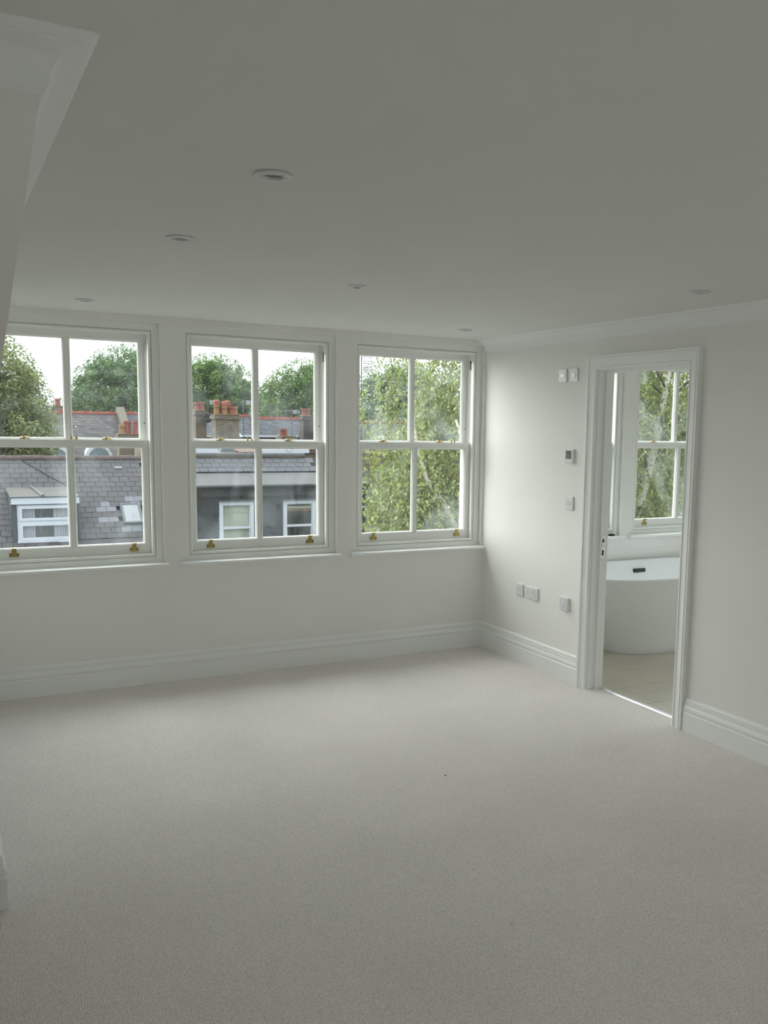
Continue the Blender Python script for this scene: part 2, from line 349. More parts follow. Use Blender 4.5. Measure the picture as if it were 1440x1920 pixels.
struct(fl.build('floor', M_carpet))
# bathroom shell
mb = MB(); mb.box(3.2, 3.3, -3.4, .24, -.1, H+.3); struct(mb.build('wall_bathroom_right', M_wall))
mb = MB(); mb.box(.105, 3.3, -3.5, -3.4, -.1, H+.3); struct(mb.build('wall_bathroom_front', M_wall))
mb = MB(); grid_wall(mb, .11, 3.3, -3.5, .24, [(1.3, 2.3, -2.6, -1.5)], H+.1, H+.22, XY); struct(mb.build('ceiling_bathroom', M_ceil))
fb = MB(); fb.box(.082, 3.3, -3.5, .02, -.12, -.010); fb = struct(fb.build('floor_bathroom', M_grout))
ty = -1.400
for r in range(-4, 6):
    y1 = ty+r*.335+.335
    x = .11+(.10 if r % 2 else 0)-1.2*(r % 2)
    while x < 3.2:
        a, b, c, d = max(x+.0015, .122), min(x+1.2-.0015, 3.2), max(y1-.335+.0015, -3.4), min(y1-.0015, 0)
        if b-a > .02 and d-c > .02:
            t = MB().box(a, b, c, d, -.011, -.001).build('tile', M_tile, fb, bevel=.001, seg=1)
        x += 1.2

# skirting, cornice, architrave
SK = [(.0, 0), (.022, 0), (.022, .104), (.019, .108), (.0165, .110), (.0205, .116), (.0218, .123), (.0205, .133), (.0165, .142), (.0125, .149),
      (.0125, .153), (.0160, .1545), (.0160, .158), (.0115, .160), (.0128, .167), (.0124, .175), (.0095, .182), (.005, .1865), (0, .188)]
SK = [(-.001 if o == 0 else o, h) for o, h in SK]
def base(name, path): return struct(MB().sweep(path, SK, XY).build(name, M_trim, smooth='auto'))
base('baseboard_back_right', [(0, -1.2355), (0, 0), (xa, 0), (xa, -2.555), (XL, -2.555)])
base('baseboard_right', [(0, YB), (0, -2.205)])
base('baseboard_front', [(XL, -2.555), (XL, YB), (-.03, YB)])
CO = [(0, H-.086), (.006, H-.086), (.007, H-.078), (.012, H-.073), (.014, H-.066), (.0165, H-.050), (.024, H-.036), (.036, H-.024), (.050, H-.0175), (.060, H-.015),
      (.0605, H-.0115), (.066, H-.0105), (.072, H-.009), (.078, H-.0075), (.084, H-.003), (.085, H+.001)]
struct(MB().sweep([(0, YB), (0, .0)], CO+[(-.001, H+.001)], XY).build('trim_1', M_trim, smooth='auto'))
struct(MB().sweep([(xb, 0), (xb, -4.085), (XL, -4.085)], CO+[(-.001, H+.001)], XY).build('trim_2', M_trim, smooth='auto'))
# doorway
door = struct(put('door_1', None, loc=None))
AR = [(0, 0), (0, -.016), (.004, -.020), (.012, -.022), (.016, -.018), (.020, -.0175), (.034, -.020), (.050, -.024), (.054, -.0255), (.056, -.029), (.060, -.032),
      (.066, -.032), (.070, -.029), (.074, -.030), (.080, -.030), (.082, -.027), (.082, .0)]
MB().sweep([(YD0+.005, 0), (YD0+.005, ZD+.005), (YD1-.005, ZD+.005), (YD1-.005, 0)][::-1], AR, YZ).build('architrave', M_trim, door, smooth='auto')
AR2 = [(o, .105-h) for o, h in AR]
MB().sweep([(YD0+.005, -.01), (YD0+.005, ZD+.005), (YD1-.005, ZD+.005), (YD1-.005, -.01)][::-1], AR2, YZ).build('architrave', M_trim, door, smooth='auto')
LN = [(0, 0), (0, .05), (-.013, .05), (-.013, .105), (.012, .105), (.012, 0), (0, 0)]
MB().sweep([(YD0, -.01), (YD0, ZD), (YD1, ZD), (YD1, -.01)][::-1], LN, YZ).build('door_lining', M_trim, door, bevel=.0012, seg=1)
for z0, zz in ((.835, .905), (.915, .975)):
    sp = MB().box(.058, .086, YD0-.0145, YD0-.0128, z0, zz).build('strike_plate', M_chrome, door, bevel=.0005, seg=1)
    sp['label'] = 'chrome strike plate'
    MB().box(.064, .078, YD0-.0149, YD0-.0140, z0+.018, zz-.018).build('strike_slot', M_dark, sp)
    for q in (z0+.008, zz-.008):
        MB().lathe([(0, -.0006), (.0028, -.0006), (.0028, 0)], 10, (.071, YD0-.0147, q), 'y').build('screw', M_dark, sp)
th = MB().sweep([(YD1+.0, 0), (YD0-.0, 0)], [(-.118, .0005), (-.118, .003), (-.108, .0065), (-.094, .0065), (-.088, .008), (-.083, .0065), (-.078, .001)],
                lambda a, b, h: (-b, a, h)).build('threshold_strip', M_alu, door)
th['label'] = 'polished metal threshold strip'

# ------------------------------------------------------------------ windows
def lift_mesh():
    m = MB(); m.box(-.026, .026, -.003, 0, -.010, .012)
    m.poly([(-.018, -.0035, .012), (.018, -.0035, .012), (.012, -.0035, .018), (-.012, -.0035, .018)], (0, .0035, 0))
    pts = [(-.003, .010), (-.004, .030), (-.008, .040), (-.015, .045), (-.022, .043), (-.025, .036)]
    o = []; i_ = []
    for y, z in pts: o.append((-.012, y, z)); i_.append((.012, y, z))
    n = len(pts); back = [(x, y+.003, z+.001) for x, y, z in o]; back2 = [(x, y+.003, z+.001) for x, y, z in i_]
    b = m.v.__len__(); m.v += o+i_+back+back2
    for k in range(n-1):
        m.f += [(b+k, b+k+1, b+n+k+1, b+n+k), (b+2*n+k, b+3*n+k, b+3*n+k+1, b+2*n+k+1), (b+k, b+2*n+k, b+2*n+k+1, b+k+1), (b+n+k, b+n+k+1, b+3*n+k+1, b+3*n+k)]
    m.f += [(b, b+n, b+3*n, b+2*n), (b+n-1, b+3*n-1, b+4*n-1, b+2*n-1)]
    return m.mesh('sash_lift', M_brass, .0006, 1)
LIFT = lift_mesh()
SCR = MB().lathe([(0, -.0042), (.003, -.004), (.0035, -.003)], 10, (0, 0, 0), 'y').mesh('screw', M_dark)
def fast_mesh():
    m = MB(); m.box(-.030, .030, -.012, .010, 0, .0035)
    m.lathe([(0, .016), (.006, .0155), (.0085, .012), (.009, .008), (.007, .0035)], 14, (-.004, 0, 0))
    m.tube([(-.004, 0, .012), (.012, -.006, .014), (.022, -.012, .012)], [.004, .0035, .0045], 8)
    m.lathe([(0, .0195), (.004, .019), (.0055, .016), (.004, .013)], 12, (-.018, -.003, 0))
    m.box(-.026, -.006, -.010, .004, .003, .009)
    m.box(.014, .032, .016, .034, 0, .003); m.tube([(.016, .026, .003), (.016, .018, .010), (.020, .008, .010)], .003, 8)
    return m.mesh('sash_fastener', M_brass, smooth='auto')
FAST = fast_mesh()
STOP = MB().lathe([(0, .026), (.003, .0255), (.003, .016), (.006, .015), (.0065, .004), (.008, .003), (.008, 0)], 14).mesh('sash_stop', M_brass, smooth='auto')
RING = MB()
for k in range(24):
    pass
ring_pts = [(.022*math.cos(a), 0, -.010+.022*math.sin(a)) for a in np.linspace(math.pi*1.0, math.pi*2.0, 15)]
RING.tube(ring_pts, .0018, 6); RING = RING.mesh('sash_ring', M_brass, smooth=True)
def sash(parent, name, x0, x1, z0, z1, y0, st, tr, br, gy, gm, muw=.026):
    """one sliding sash with moulded glass edges, glazing bar and two panes"""
    y1 = y0+.045
    m = MB(); m.box(x0, x0+st, y0, y1, z0, z1); m.box(x1-st, x1, y0, y1, z0, z1)
    m.box(x0+st, x1-st, y0, y1, z0, z0+br); m.box(x0+st, x1-st, y0, y1, z1-tr, z1)
    xm = (x0+x1)/2
    mo = [(-.001, y0+.0015), (.004, y0+.003), (.004, y0+.008), (.0085, y0+.012), (.011, y0+.020), (.011, gy-.0032), (-.001, gy-.0032)]
    mo2 = [(-.001, y1-.001), (.010, gy+.003), (-.001, gy+.003)]
    for (a, b) in ((x0+st, xm-muw/2), (xm+muw/2, x1-st)):
        rect = [(a, z0+br), (b, z0+br), (b, z1-tr), (a, z1-tr)]
        m.sweep(rect, mo, XZ, closed=True); m.sweep(rect, mo2, XZ, closed=True)
    s = m.build(name, M_sash, parent)
    MB().box(xm-muw/2, xm+muw/2, y0+.003, y1-.006, z0+br-.002, z1-tr+.002).build('glazing_bar', M_sash, s, bevel=.003)
    for (a, b) in ((x0+st, xm-muw/2+.002), (xm+muw/2-.002, x1-st)):
        MB().box(a-.004, b+.004, gy-.002, gy+.002, z0+br-.004, z1-tr+.004).build('pane', gm, s)
    return s
def window(i):
    b0, b1 = BX[i]; r = recess(i); d = dz(i); z0, z1 = BZ[0]+d, BZ[1]+d
    W = struct(put('window_%d' % (i+1), None))
    f = MB()
    xr0, xr1, zr0, zr1 = r[0], r[1], r[2]+d, r[3]+d
    # casing board round the box, then pulley stiles / head / outer sill
    f.sweep([(b0, z0), (b1, z0), (b1, z1), (b0, z1)][::-1], [(.0015, .031), (.060, .031), (.060, .048), (.0015, .048), (.0015, .031)], XZ, closed=True)
    f.box(b0-.012, b0+.012, .046, .21, z0-.02, z1+.01); f.box(b1-.012, b1+.012, .046, .21, z0-.02, z1+.01)
    f.box(b0-.012, b1+.012, .046, .21, z1-.014, z1+.012); f.box(b0-.012, b1+.012, .046, .26, z0-.03, z0+.013)
    f.box(b0+.010, b0+.024, .116, .124, z0, z1); f.box(b1-.024, b1-.010, .116, .124, z0, z1)
    f.box(b0+.010, b0+.024, .172, .20, z0, z1); f.box(b1-.024, b1-.010, .172, .20, z0, z1); f.box(b0, b1, .172, .20, z1-.03, z1)
    f.build('window_frame', M_sash, W)
    st = [(.0, .034), (.004, .0305), (.011, .030), (.0165, .033), (.018, .039), (.018, .066), (.0, .066), (0, .034)]
    MB().sweep([(b0+.001, z0+.001), (b1-.001, z0+.001), (b1-.001, z1-.001), (b0+.001, z1-.001)], st, XZ, closed=True).build('staff_bead', M_sash, W)
    g = M_glass2 if i >= 2 else M_glass
    lo = sash(W, 'lower_sash', b0+.014, b1-.014, z0+.013, 1.512+d, .068, .036, .038, .062, .096, g)
    us = sash(W, 'upper_sash', b0+.014, b1-.014, 1.476+d, z1-.014, .126, .036, .040, .036, .153, g)
    MB().box(b0+.02, b1-.02, .1135, .1255, 1.486+d, 1.502+d).build('draught_strip', M_dark, lo) if i == 2 else None
    MB().sweep([(xr0-.02, 0), (min(xr1+.022, -.0005) if i < 3 else xr1+.022, 0)], [(-.035, r[2]-.024), (-.041, r[2]-.020), (-.044, r[2]-.012), (-.042, r[2]-.004), (-.036, r[2]-.001), (.0, r[2]), (.0, r[2]-.024), (-.035, r[2]-.024)],
               lambda a, b, h: (a, b, h+d), closed=False).build('window_sill', M_trim, W, smooth='auto')
    MB().box(xr0+.001, xr1-.001, -.001, .048, r[2]-.02+d, r[2]+.0005+d).build('sill_board', M_trim, W)
    for sx, xs in ((b0+.012, 1), (b1-.012, -1)):
        pu = MB(); pu.box(min(sx, sx+xs*.0025), max(sx, sx+xs*.0025), .078, .106, z1-.125, z1-.06)
        pu = pu.build('sash_pulley', M_brass, W)
        MB().box(min(sx, sx+xs*.0032), max(sx, sx+xs*.0032), .084, .100, z1-.115, z1-.07).build('pulley_slot', M_dark, pu)
        MB().tube([(sx+xs*.006, .093, 1.514+d), (sx+xs*.006, .093, z1-.075)], .003, 6).build('sash_cord', M_sash, W)
        if i != 3 or xs < 0: MB().lathe([(0, .1255), (.0042, .1255), (.0042, .127)], 10, (b0+.032 if xs > 0 else b1-.032, 0, 1.615+d), 'y').build('locking_hole', M_dark, W)
    if i < 3 or i == 4:
        for t in (.15, .87):
            l = put('sash_lift', LIFT, W, (b0+(b1-b0)*t, .068, .838+d)); l['label'] = 'brass sash lift'
            for q in (-.019, .019): put('screw', SCR, l, (q, 0, .001))
        for t in (.24, .725):
            q = put('sash_fastener', FAST, W, (b0+(b1-b0)*t, .100, 1.512+d)); q['label'] = 'brass sash fastener'
            q = put('sash_ring', RING, W, (b0+(b1-b0)*t+.01, .120, 1.474+d)); q['label'] = 'brass ring pull hanging below the meeting rail'
        t0 = {0: .51, 1: .43, 2: .835, 4: .9}[i]
        for q in (0, .026 if i != 0 else .03):
            s = put('sash_stop', STOP, W, (b0+(b1-b0)*t0+q, .108, 1.512+d)); s['label'] = 'small brass sash stop'
    return W
for i in range(5): window(i)
for k, (x0, x1, y0, y1) in enumerate(ADDED_RL):  # frame and pane of the opening added to brighten the room
    W6 = struct(put('window_%d' % (k+6), None))
    MB().sweep([(x0, y0), (x1, y0), (x1, y1), (x0, y1)], [(0, H+.121), (.05, H+.121), (.05, H+.18), (0, H+.18), (0, H+.121)], XY, closed=True).build('window_frame', M_sash, W6)
    MB().box(x0+.04, x1-.04, y0+.04, y1-.04, H+.15, H+.154).build('pane', M_glass, W6)
W6 = struct(put('window_9', None))  # out-of-view rooflight added to let more daylight into the bathroom
MB().sweep([(1.3, -2.6), (2.3, -2.6), (2.3, -1.5), (1.3, -1.5)], [(0, H+.221), (.05, H+.221), (.05, H+.28), (0, H+.28), (0, H+.221)], XY, closed=True).build('window_frame', M_sash, W6)
MB().box(1.34, 2.26, -2.56, -1.54, H+.25, H+.254).build('pane', M_glass, W6)
for k, (x0, x1, z0, z1) in enumerate(FWN):
    W6 = struct(put('window_%d' % (k+10), None))
    MB().sweep([(x0, z0), (x1, z0), (x1, z1), (x0, z1)], [(0, YB-.09), (.05, YB-.09), (.05, YB-.04), (0, YB-.04), (0, YB-.09)], XZ, closed=True).build('window_frame', M_sash, W6)
    MB().box(x0+.04, x1-.04, YB-.07, YB-.066, z0+.04, z1-.04).build('pane', M_glass, W6)
def portal(loc, rot, sx, sy):
    l = bpy.data.lights.new('portal', 'AREA'); l.shape = 'RECTANGLE'; l.size = sx; l.size_y = sy; l.energy = 1
    l.cycles.is_portal = True
    o = bpy.data.objects.new('portal', l); C.objects.link(o); o.location = loc; o.rotation_euler = rot
for i in range(5): portal(((BX[i][0]+BX[i][1])/2, .27, 1.48), (R(-90), 0, 0), .93, 1.38)
for (x0, x1, y0, y1) in ADDED_RL: portal(((x0+x1)/2, (y0+y1)/2, H+.2), (0, 0, 0), x1-x0, y1-y0)
portal((1.8, -2.05, H+.3), (0, 0, 0), 1., 1.1)
for (x0, x1, z0, z1) in FWN: portal(((x0+x1)/2, YB-.12, (z0+z1)/2), (R(90), 0, 0), x1-x0, z1-z0)

# ------------------------------------------------------------------ downlights
def downlight():
    t = thing('downlight', '', 'ceiling light')
    MB().lathe([(.0, 0), (.046, 0), (.0475, -.002), (.047, -.0055), (.044, -.007), (.034, -.0062), (.0335, -.0045), (.0325, -.0045)], 40).build('bezel', M_plast, t, smooth='auto')
    MB().lathe([(.0325, -.0045), (.032, -.0068), (.028, -.0072), (.0265, -.005), (.0255, -.0005)], 36).build('inner_ring', M_plast, t, smooth='auto')
    MB().lathe([(.0255, -.0006), (.022, -.0012), (0, -.0014)], 30).build('lamp', M_lampg, t, smooth='auto')
    return t
D0 = downlight()
spots = [(-2.742, -3.497, 'round white recessed downlight on the ceiling, the nearest and largest one'),
         (-2.754, -2.538, 'white recessed downlight, second nearest, left of the largest one'),
         (-2.795, -.553, 'small white downlight on the ceiling just above the left window'),
         (-.495, -.552, 'small white downlight near the right end of the windows, by the corner'),
         (-.490, -2.668, 'white downlight on the ceiling above and before the doorway, far right')]
for k, (x, y, lab) in enumerate(spots):
    o = D0 if k == 0 else copy_tree(D0)
    o.location = (x, y, H-.0005); o['label'] = lab; o['group'] = 'recessed ceiling downlights'
bl = thing('ceiling_disc', 'thin flat white round plate on the ceiling between the middle and right windows', 'ceiling plate', (-1.821, -1.882, H-.0005))
MB().lathe([(0, 0), (.043, 0), (.044, -.002), (.042, -.0045), (.030, -.0055), (.029, -.0075), (0, -.008)], 36).build('cover', M_plast, bl, smooth='auto')
MB().lathe([(.018, -.0078), (.018, -.0088), (.012, -.009), (.012, -.0078)], 24).build('centre_ring', M_lampg, bl, smooth='auto')

# ------------------------------------------------------------------ switches and sockets on the right wall (face -x)
def plate(name, label, cat, y, z, wy, hz, dep=.010, group=None, bev=.004, m=None):
    t = thing(name, label, cat, (0, y, z), group=group)
    MB().box(-dep, .0, -wy/2, wy/2, -hz/2, hz/2).build('face_plate', m or M_plast, t, bevel=bev, seg=3)
    return t
def bits(t, name, boxes, m, bev=0, dep=.010, proud=.0006):
    for (y0, y1, z0, z1) in boxes: MB().box(-dep-proud, -dep+.002, min(y0, y1), max(y0, y1), z0, z1).build(name, m, t, bevel=bev, seg=1)
for y, lab in ((-.962, 'left of two fused spur plates high on the right wall beside the doorway'), (-1.080, 'right of two fused spur plates high on the wall, nearest the architrave')):
    t = plate('fused_spur', lab, 'wall switch', y, 1.967, .086, .086, .009, 'fused spurs by the door')
    bits(t, 'fuse_carrier', [(-.022, .022, -.014, .014)], M_rock, .002, .009, .003)
    bits(t, 'carrier_gap', [(-.0235, .0235, -.0155, -.0142), (-.0235, .0235, .0142, .0155), (-.0240, -.0225, -.0155, .0155), (.0225, .0240, -.0155, .0155)], M_screen, 0, .009, .0003)
    bits(t, 'screw', [(-.032, -.028, -.003, .002), (.028, .032, -.003, .002)], M_dark, 0, .009, .0003)
t = plate('thermostat', 'white square thermostat with a dark grey display on the right wall', 'thermostat', -1.070, 1.459, .086, .088, .020, bev=.003)
bits(t, 'display', [(-.030, .030, -.018, .034)], M_screen, 0, .020, .0006)
t = plate('light_switch', 'white two-gang light switch below the thermostat, beside the doorway', 'light switch', -1.076, 1.160, .086, .088, .011)
bits(t, 'rocker', [(-.019, -.005, -.015, .013), (.005, .019, -.015, .013)], M_rock, .002, .011, .004)
bits(t, 'screw', [(-.032, -.029, -.0015, .0015), (.029, .032, -.0015, .0015)], M_dark, 0, .011, .0003)
t = plate('data_socket', 'small single outlet plate, leftmost low on the right wall', 'wall socket', -.532, .510, .086, .086, .009)
bits(t, 'outlet_hole', [(-.004, .001, .010, .014), (.000, .003, -.002, .000), (-.012, -.009, -.002, .000)], M_dark, 0, .009, .0003)
bits(t, 'screw', [(-.032, -.029, -.0015, .0015), (.029, .032, -.0015, .0015)], M_dark, 0, .009, .0003)
t = plate('double_socket', 'white double power socket with two switches, beside the small outlet plate', 'wall socket', -.686, .509, .146, .086, .010)
bits(t, 'rocker', [(.004, .014, .008, .024), (-.014, -.004, .008, .024)], M_rock, .0015, .010, .004)
bits(t, 'socket_hole', [(.048, .051, .000, .010), (.057, .061, -.016, -.011), (.036, .040, -.016, -.011), (-.030, -.034, .000, .009), (-.021, -.026, -.018, -.013), (-.041, -.046, -.018, -.013)], M_dark, 0, .010, .0003)
bits(t, 'screw', [(.063, .066, -.001, .002), (-.052, -.055, -.001, .002)], M_dark, 0, .010, .0003)
t = plate('switched_outlet', 'white switched single outlet low on the wall, right beside the architrave', 'wall socket', -1.068, .504, .086, .088, .020, bev=.004)
bits(t, 'rocker', [(-.007, .007, .004, .026)], M_rock, .0015, .020, .004)
bits(t, 'indicator', [(-.006, .004, -.024, -.021)], M_dark, 0, .020, .0003)
bits(t, 'screw', [(-.032, -.028, -.002, .002), (.028, .032, -.002, .002)], M_dark, 0, .020, .0003)

# ------------------------------------------------------------------ bath
def outline(a, bf, n, back, cy, N=72, corner=4.5):
    pts = []
    for k in range(N):
        t = 2*math.pi*k/N; c, s_ = math.cos(t), math.sin(t)
        if s_ <= 0: pts.append((a*abs(c)**(2/n)*(1 if c > 0 else -1), -bf*abs(s_)**(2/n)))
        else: pts.append((a*abs(c)**(2/corner)*(1 if c > 0 else -1), back*abs(s_)**(2/corner)))
    return pts
bath = thing('bathtub', 'white freestanding back-to-wall bath seen through the doorway', 'bathtub', (1.41, -.49, -.001))
lev = [(.000, .67, .325), (.012, .68, .333), (.06, .69, .34), (.18, .735, .362), (.32, .80, .392), (.46, .865, .418), (.545, .905, .434), (.562, .915, .439),
       (.575, .917, .440), (.580, .911, .435), (.578, .897, .424), (.56, .885, .414), (.42, .83, .375), (.22, .74, .32), (.14, .66, .27), (.125, .5, .2)]
m = MB(); N = 72
for z, a, bf in lev: m.v += [(x, y, z) for x, y in outline(a, bf, 3.0, bf, 0, N, 3.0)]
for i in range(len(lev)-1):
    for k in range(N): m.f.append((i*N+k, i*N+(k+1) % N, (i+1)*N+(k+1) % N, (i+1)*N+k))
m.f.append(tuple(range(N))); m.f.append(tuple((len(lev)-1)*N+k for k in range(N)))
m.build('shell', M_acry, bath, smooth='auto')
ov = MB().box(-.028, .086, .375, .402, .482, .512).build('overflow_slot', M_black, bath, bevel=.003); ov['label'] = 'black rectangular overflow'
MB().lathe([(0, .130), (.03, .131), (.034, .128), (.034, .124)], 24, (0, -.1, 0)).build('waste', M_black, bath)
for k, (x, wd, lab) in enumerate(((1.10, .045, 'left of two small black blocks on the bathroom window sill'), (1.225, .050, 'right of two small black blocks on the bathroom window sill'))):
    t = thing('spacer_block', lab, 'block', (x, .006, .7755), group='black blocks on the bathroom sill')
    MB().box(-wd/2, wd/2, -.012, .012, 0, .014).build('body', M_black, t, bevel=.002); MB().box(-wd/4, wd/4, -.005, .005, .0135, .019).build('raised_tab', M_black, t, bevel=.001)

# bits of fluff on the carpet
def fluff(seed, s):
    rr_ = random.Random(seed); m = MB()
    for k in range(7):
        a = rr_.random()*6.28; r = s*rr_.uniform(.4, 1); p = [(0, 0, .002), (r*.5*math.cos(a), r*.5*math.sin(a), .003+rr_.random()*.005), (r*math.cos(a+.6), r*math.sin(a+.6), .002)]
        m.tube(p, [.0018, .0016, .0008], 5)
    return m
FL = [(-2.21, -3.78, .014, 'largest bit of pale fluff on the carpet, right of centre near the bottom'), (-2.95, -3.94, .008, 'bit of fluff on the carpet nearest the bottom edge of the photo'),
      (-1.93, -3.45, .009, 'bit of fluff on the carpet above the largest one'), (-3.03, -3.47, .007, 'bit of fluff on the carpet toward the left'), (-1.50, -2.2, .006, 'tiny dark speck of fluff in the middle of the carpet')]
for k, (x, y, s, lab) in enumerate(FL):
    tag(fluff(k, s).build('carpet_fluff', M_fluff if k < 4 else M_deck, None, smooth=True, loc=(x, y, 0)), lab, 'fluff', 'bits of fluff on the carpet')

# ------------------------------------------------------------------ near terrace: slate roof with box dormer (left window)
TH = math.atan(.727); cT, sT = math.cos(TH), math.sin(TH)
RY, RZ = 21.0, .566
def rp(x, s_, lift=0): return (x, RY-s_*cT-lift*sT, RZ-s_*sT+lift*cT)
SLW, SLG = .25, .2
SL = {}
for nm, mm in (('d', M_slate), ('l', M_slateL), ('n', M_slateN), ('w', M_slateW)):
    SL[nm] = MB().box(-SLW/2+.0055, SLW/2-.0055, -SLG-.03, 0, 0, .012).mesh('slate', mm)
house = thing('terraced_house', 'purple-grey slate roof with a white box dormer, opposite the left window', 'house')
x0h, x1h = -6.0, 1.62
m = MB(); m.poly([rp(x0h, 0, -.02), rp(x0h, 7, -.02), (x0h, RY-7*cT, -6.5), (x0h, RY+7*cT, -6.5), (x0h, RY+7*cT, RZ-7*sT)], (x1h-x0h, 0, 0)); m.build('roof_deck', M_deck, house)
MB().box(x0h, x1h, RY-6.2*cT+.1, RY+5, -6.5, -3.2).build('brickwork', M_brick, house)
pale = [(.375, -.499), (.25, -.639), (.514, -.636), (.249, -.915), (.496, -.912), (.523, -1.183), (.907, -.49), (1.146, -.482), (.975, -1.187)]
rest = MB(); cnt = 0
for r_ in range(26):
    for k in range(-1, 32):
        x = x0h+.125+k*.25+(.125 if r_ % 2 else 0)+.01
        if x+.125 > x1h or x-.125 < x0h: continue
        s_ = (r_+1)*SLG; c = rp(x, s_-.1); 
        if -1.88 < x < -.62 and 18.45 < c[1] < 20.05: continue
        if .56 < x < 1.14 and 18.72 < c[1] < 19.45: continue
        js = random.uniform(-.006, .006)
        isp = any(abs(x-px) < .13 and abs(c[2]-pz) < .065 for px, pz in pale)
        if x > -3.9 and r_ < 18 and cnt < 296:
            o = put('slate', SL['l' if isp else 'd'], house, rp(x, s_-SLG+js, .012), (TH-.028+random.uniform(-.006, .006), random.uniform(-.006, .006), random.uniform(-.006, .006)))
            o.location = rp(x, s_-.0+js-SLG, .020); cnt += 1
        else:
            a = [rp(x-.123, s_-SLG, .02), rp(x+.123, s_-SLG, .02), rp(x+.123, s_+.01, .026), rp(x-.123, s_+.01, .026)]
            rest.poly(a, (0, -.004, -.006))
tag(rest.build('lower_slates', M_slate, house), None, None, None, 'stuff')
k = 0; x = x0h
rt_ = MB().lathe([(.105, 0), (.105, .44), (.122, .44), (.122, .47)], 12, (0, 0, 0), 'x', 0, math.pi)
RTM = rt_.mesh('ridge_tile', M_ridge, smooth='auto')
while x < x1h-.1:
    put('ridge_tile', RTM, house, (x, RY, RZ-.015+random.uniform(-.004, .004))); x += .45
# fallen cable on the slates
MB().tube([rp(-1.55, .12, .045), rp(-1.15, .55, .045), rp(-.95, .80, .045), rp(-.62, 1.1, .045)], .012, 6).build('cable', M_deck, house)
# vents
for (vx, vs) in ((.80, .33), (-2.62, .75)):
    a, b = vx-.10, vx+.10
    v = MB(); v.poly([rp(a, vs, .02), rp(b, vs, .02), rp(b, vs+.16, .07), rp(a, vs+.16, .07)], (0, .01, -.05)); v.build('roof_vent', M_whiteD, house)
    v = MB(); v.poly([rp(a, vs+.16, .03), rp(b, vs+.16, .03), rp(b, vs+.36, .034), rp(a, vs+.36, .034)], (0, -.002, -.006)); v.build('lead_apron', M_lead, house)
# rooflight
rl = MB(); sA, sB = (RY-19.42)/cT, (RY-18.79)/cT; xA, xB = .60, 1.10
fr = lambda a, b, h: rp(a, b, h)
rl.sweep([(xA, sA), (xB, sA), (xB, sB), (xA, sB)], [(0, 0), (0, .09), (.065, .08), (.065, 0)], fr, closed=True)
rl = rl.build('rooflight', M_lead, house); rl['label'] = 'small lead-framed rooflight with a floral blind'
MB().poly([rp(xA+.06, sA+.06, .06), rp(xB-.06, sA+.06, .06), rp(xB-.06, sB-.06, .06), rp(xA+.06, sB-.06, .06)], (0, .004, -.006)).build('floral_blind', M_skin, rl)
MB().poly([rp(xA+.06, sA+.06, .075), rp(xB-.06, sA+.06, .075), rp(xB-.06, sB-.06, .075), rp(xA+.06, sB-.06, .075)], (0, .001, -.001)).build('pane', M_clear, rl)
MB().poly([rp(xA-.02, sB, .03), rp(xB+.02, sB, .03), rp(xB+.02, sB+.14, .034), rp(xA-.02, sB+.14, .034)], (0, -.003, -.006)).build('lead_apron', M_lead, rl)
# dormer
dx0, dx1, DY = -1.99, -.505, 18.4
dm = MB()
dm.poly([(dx0, DY, -1.42), (dx0, DY, -.41), (dx0, 20.25, -.30), (dx0, 20.25, RZ-.727*(RY-20.25)-.05), (dx0, DY+.0, -1.45)], (.05, 0, 0))
dm.poly([(dx1-.05, DY, -1.42), (dx1-.05, DY, -.41), (dx1-.05, 20.25, -.30), (dx1-.05, 20.25, RZ-.727*(RY-20.25)-.05), (dx1-.05, DY+.0, -1.45)], (.05, 0, 0))
dm.box(dx0, dx0+.12, DY-.01, DY+.08, -1.42, -.40); dm.box(dx1-.12, dx1, DY-.01, DY+.08, -1.42, -.40); dm.box(dx0+.1, dx1-.1, DY-.0, DY+.08, -1.43, -1.30)
dorm = dm.build('dormer', M_lead, house)
MB().poly([(dx0-.02, DY-.06, -.24), (dx1+.02, DY-.06, -.24), (dx1+.02, 20.12, -.11), (dx0-.02, 20.12, -.11)], (0, 0, -.06)).build('dormer_roof', mat('bitumen_dormer_roof', srgb(138, 132, 126), .85, var=.12, vscale=3, spots=(2.2, .62, srgb(98, 84, 74))), dorm)
MB().tube([(-1.30, DY-.05, -.215), (-1.42, 20.0, -.10)], .035, 6).build('roof_roll', M_lead, dorm)
MB().box(dx0-.01, dx1+.01, DY-.08, DY-.03, -.41, -.235).build('fascia', M_white, dorm)
MB().box(dx0-.03, dx1+.03, DY-.1, DY-.02, -.25, -.225).build('lead_flashing', M_lead, dorm)
MB().poly([(dx0-.1, DY+.02, -1.38), (dx1+.1, DY+.02, -1.38), (dx1+.12, DY-.32, -1.56), (dx0-.12, DY-.32, -1.56)], (0, 0, -.02)).build('lead_apron', M_lead, dorm)
wn = MB()
def ring(mb, x0, x1, z0, z1, y0, y1, t, fn=XZ): return mb.sweep([(x0, z0), (x1, z0), (x1, z1), (x0, z1)], [(0, y0), (t, y0), (t, y1), (0, y1), (0, y0)], fn, closed=True)
ring(wn, -1.875, -.62, -1.32, -.43, DY-.03, DY+.05, .045); wn.box(-1.85, -.64, DY-.045, DY+.04, -.87, -.80); wn.box(-1.89, -.605, DY-.07, DY+.02, -1.345, -1.29)
wn = wn.build('dormer_window', M_white, house)
c1_ = MB(); ring(c1_, -1.835, -.655, -.81, -.455, DY-.06, DY-.01, .065); c1_.build('top_casement', M_white, wn)
c1_ = MB(); ring(c1_, -1.835, -.655, -1.285, -.865, DY-.05, DY-.0, .07); c1_.build('bottom_casement', M_white, wn)
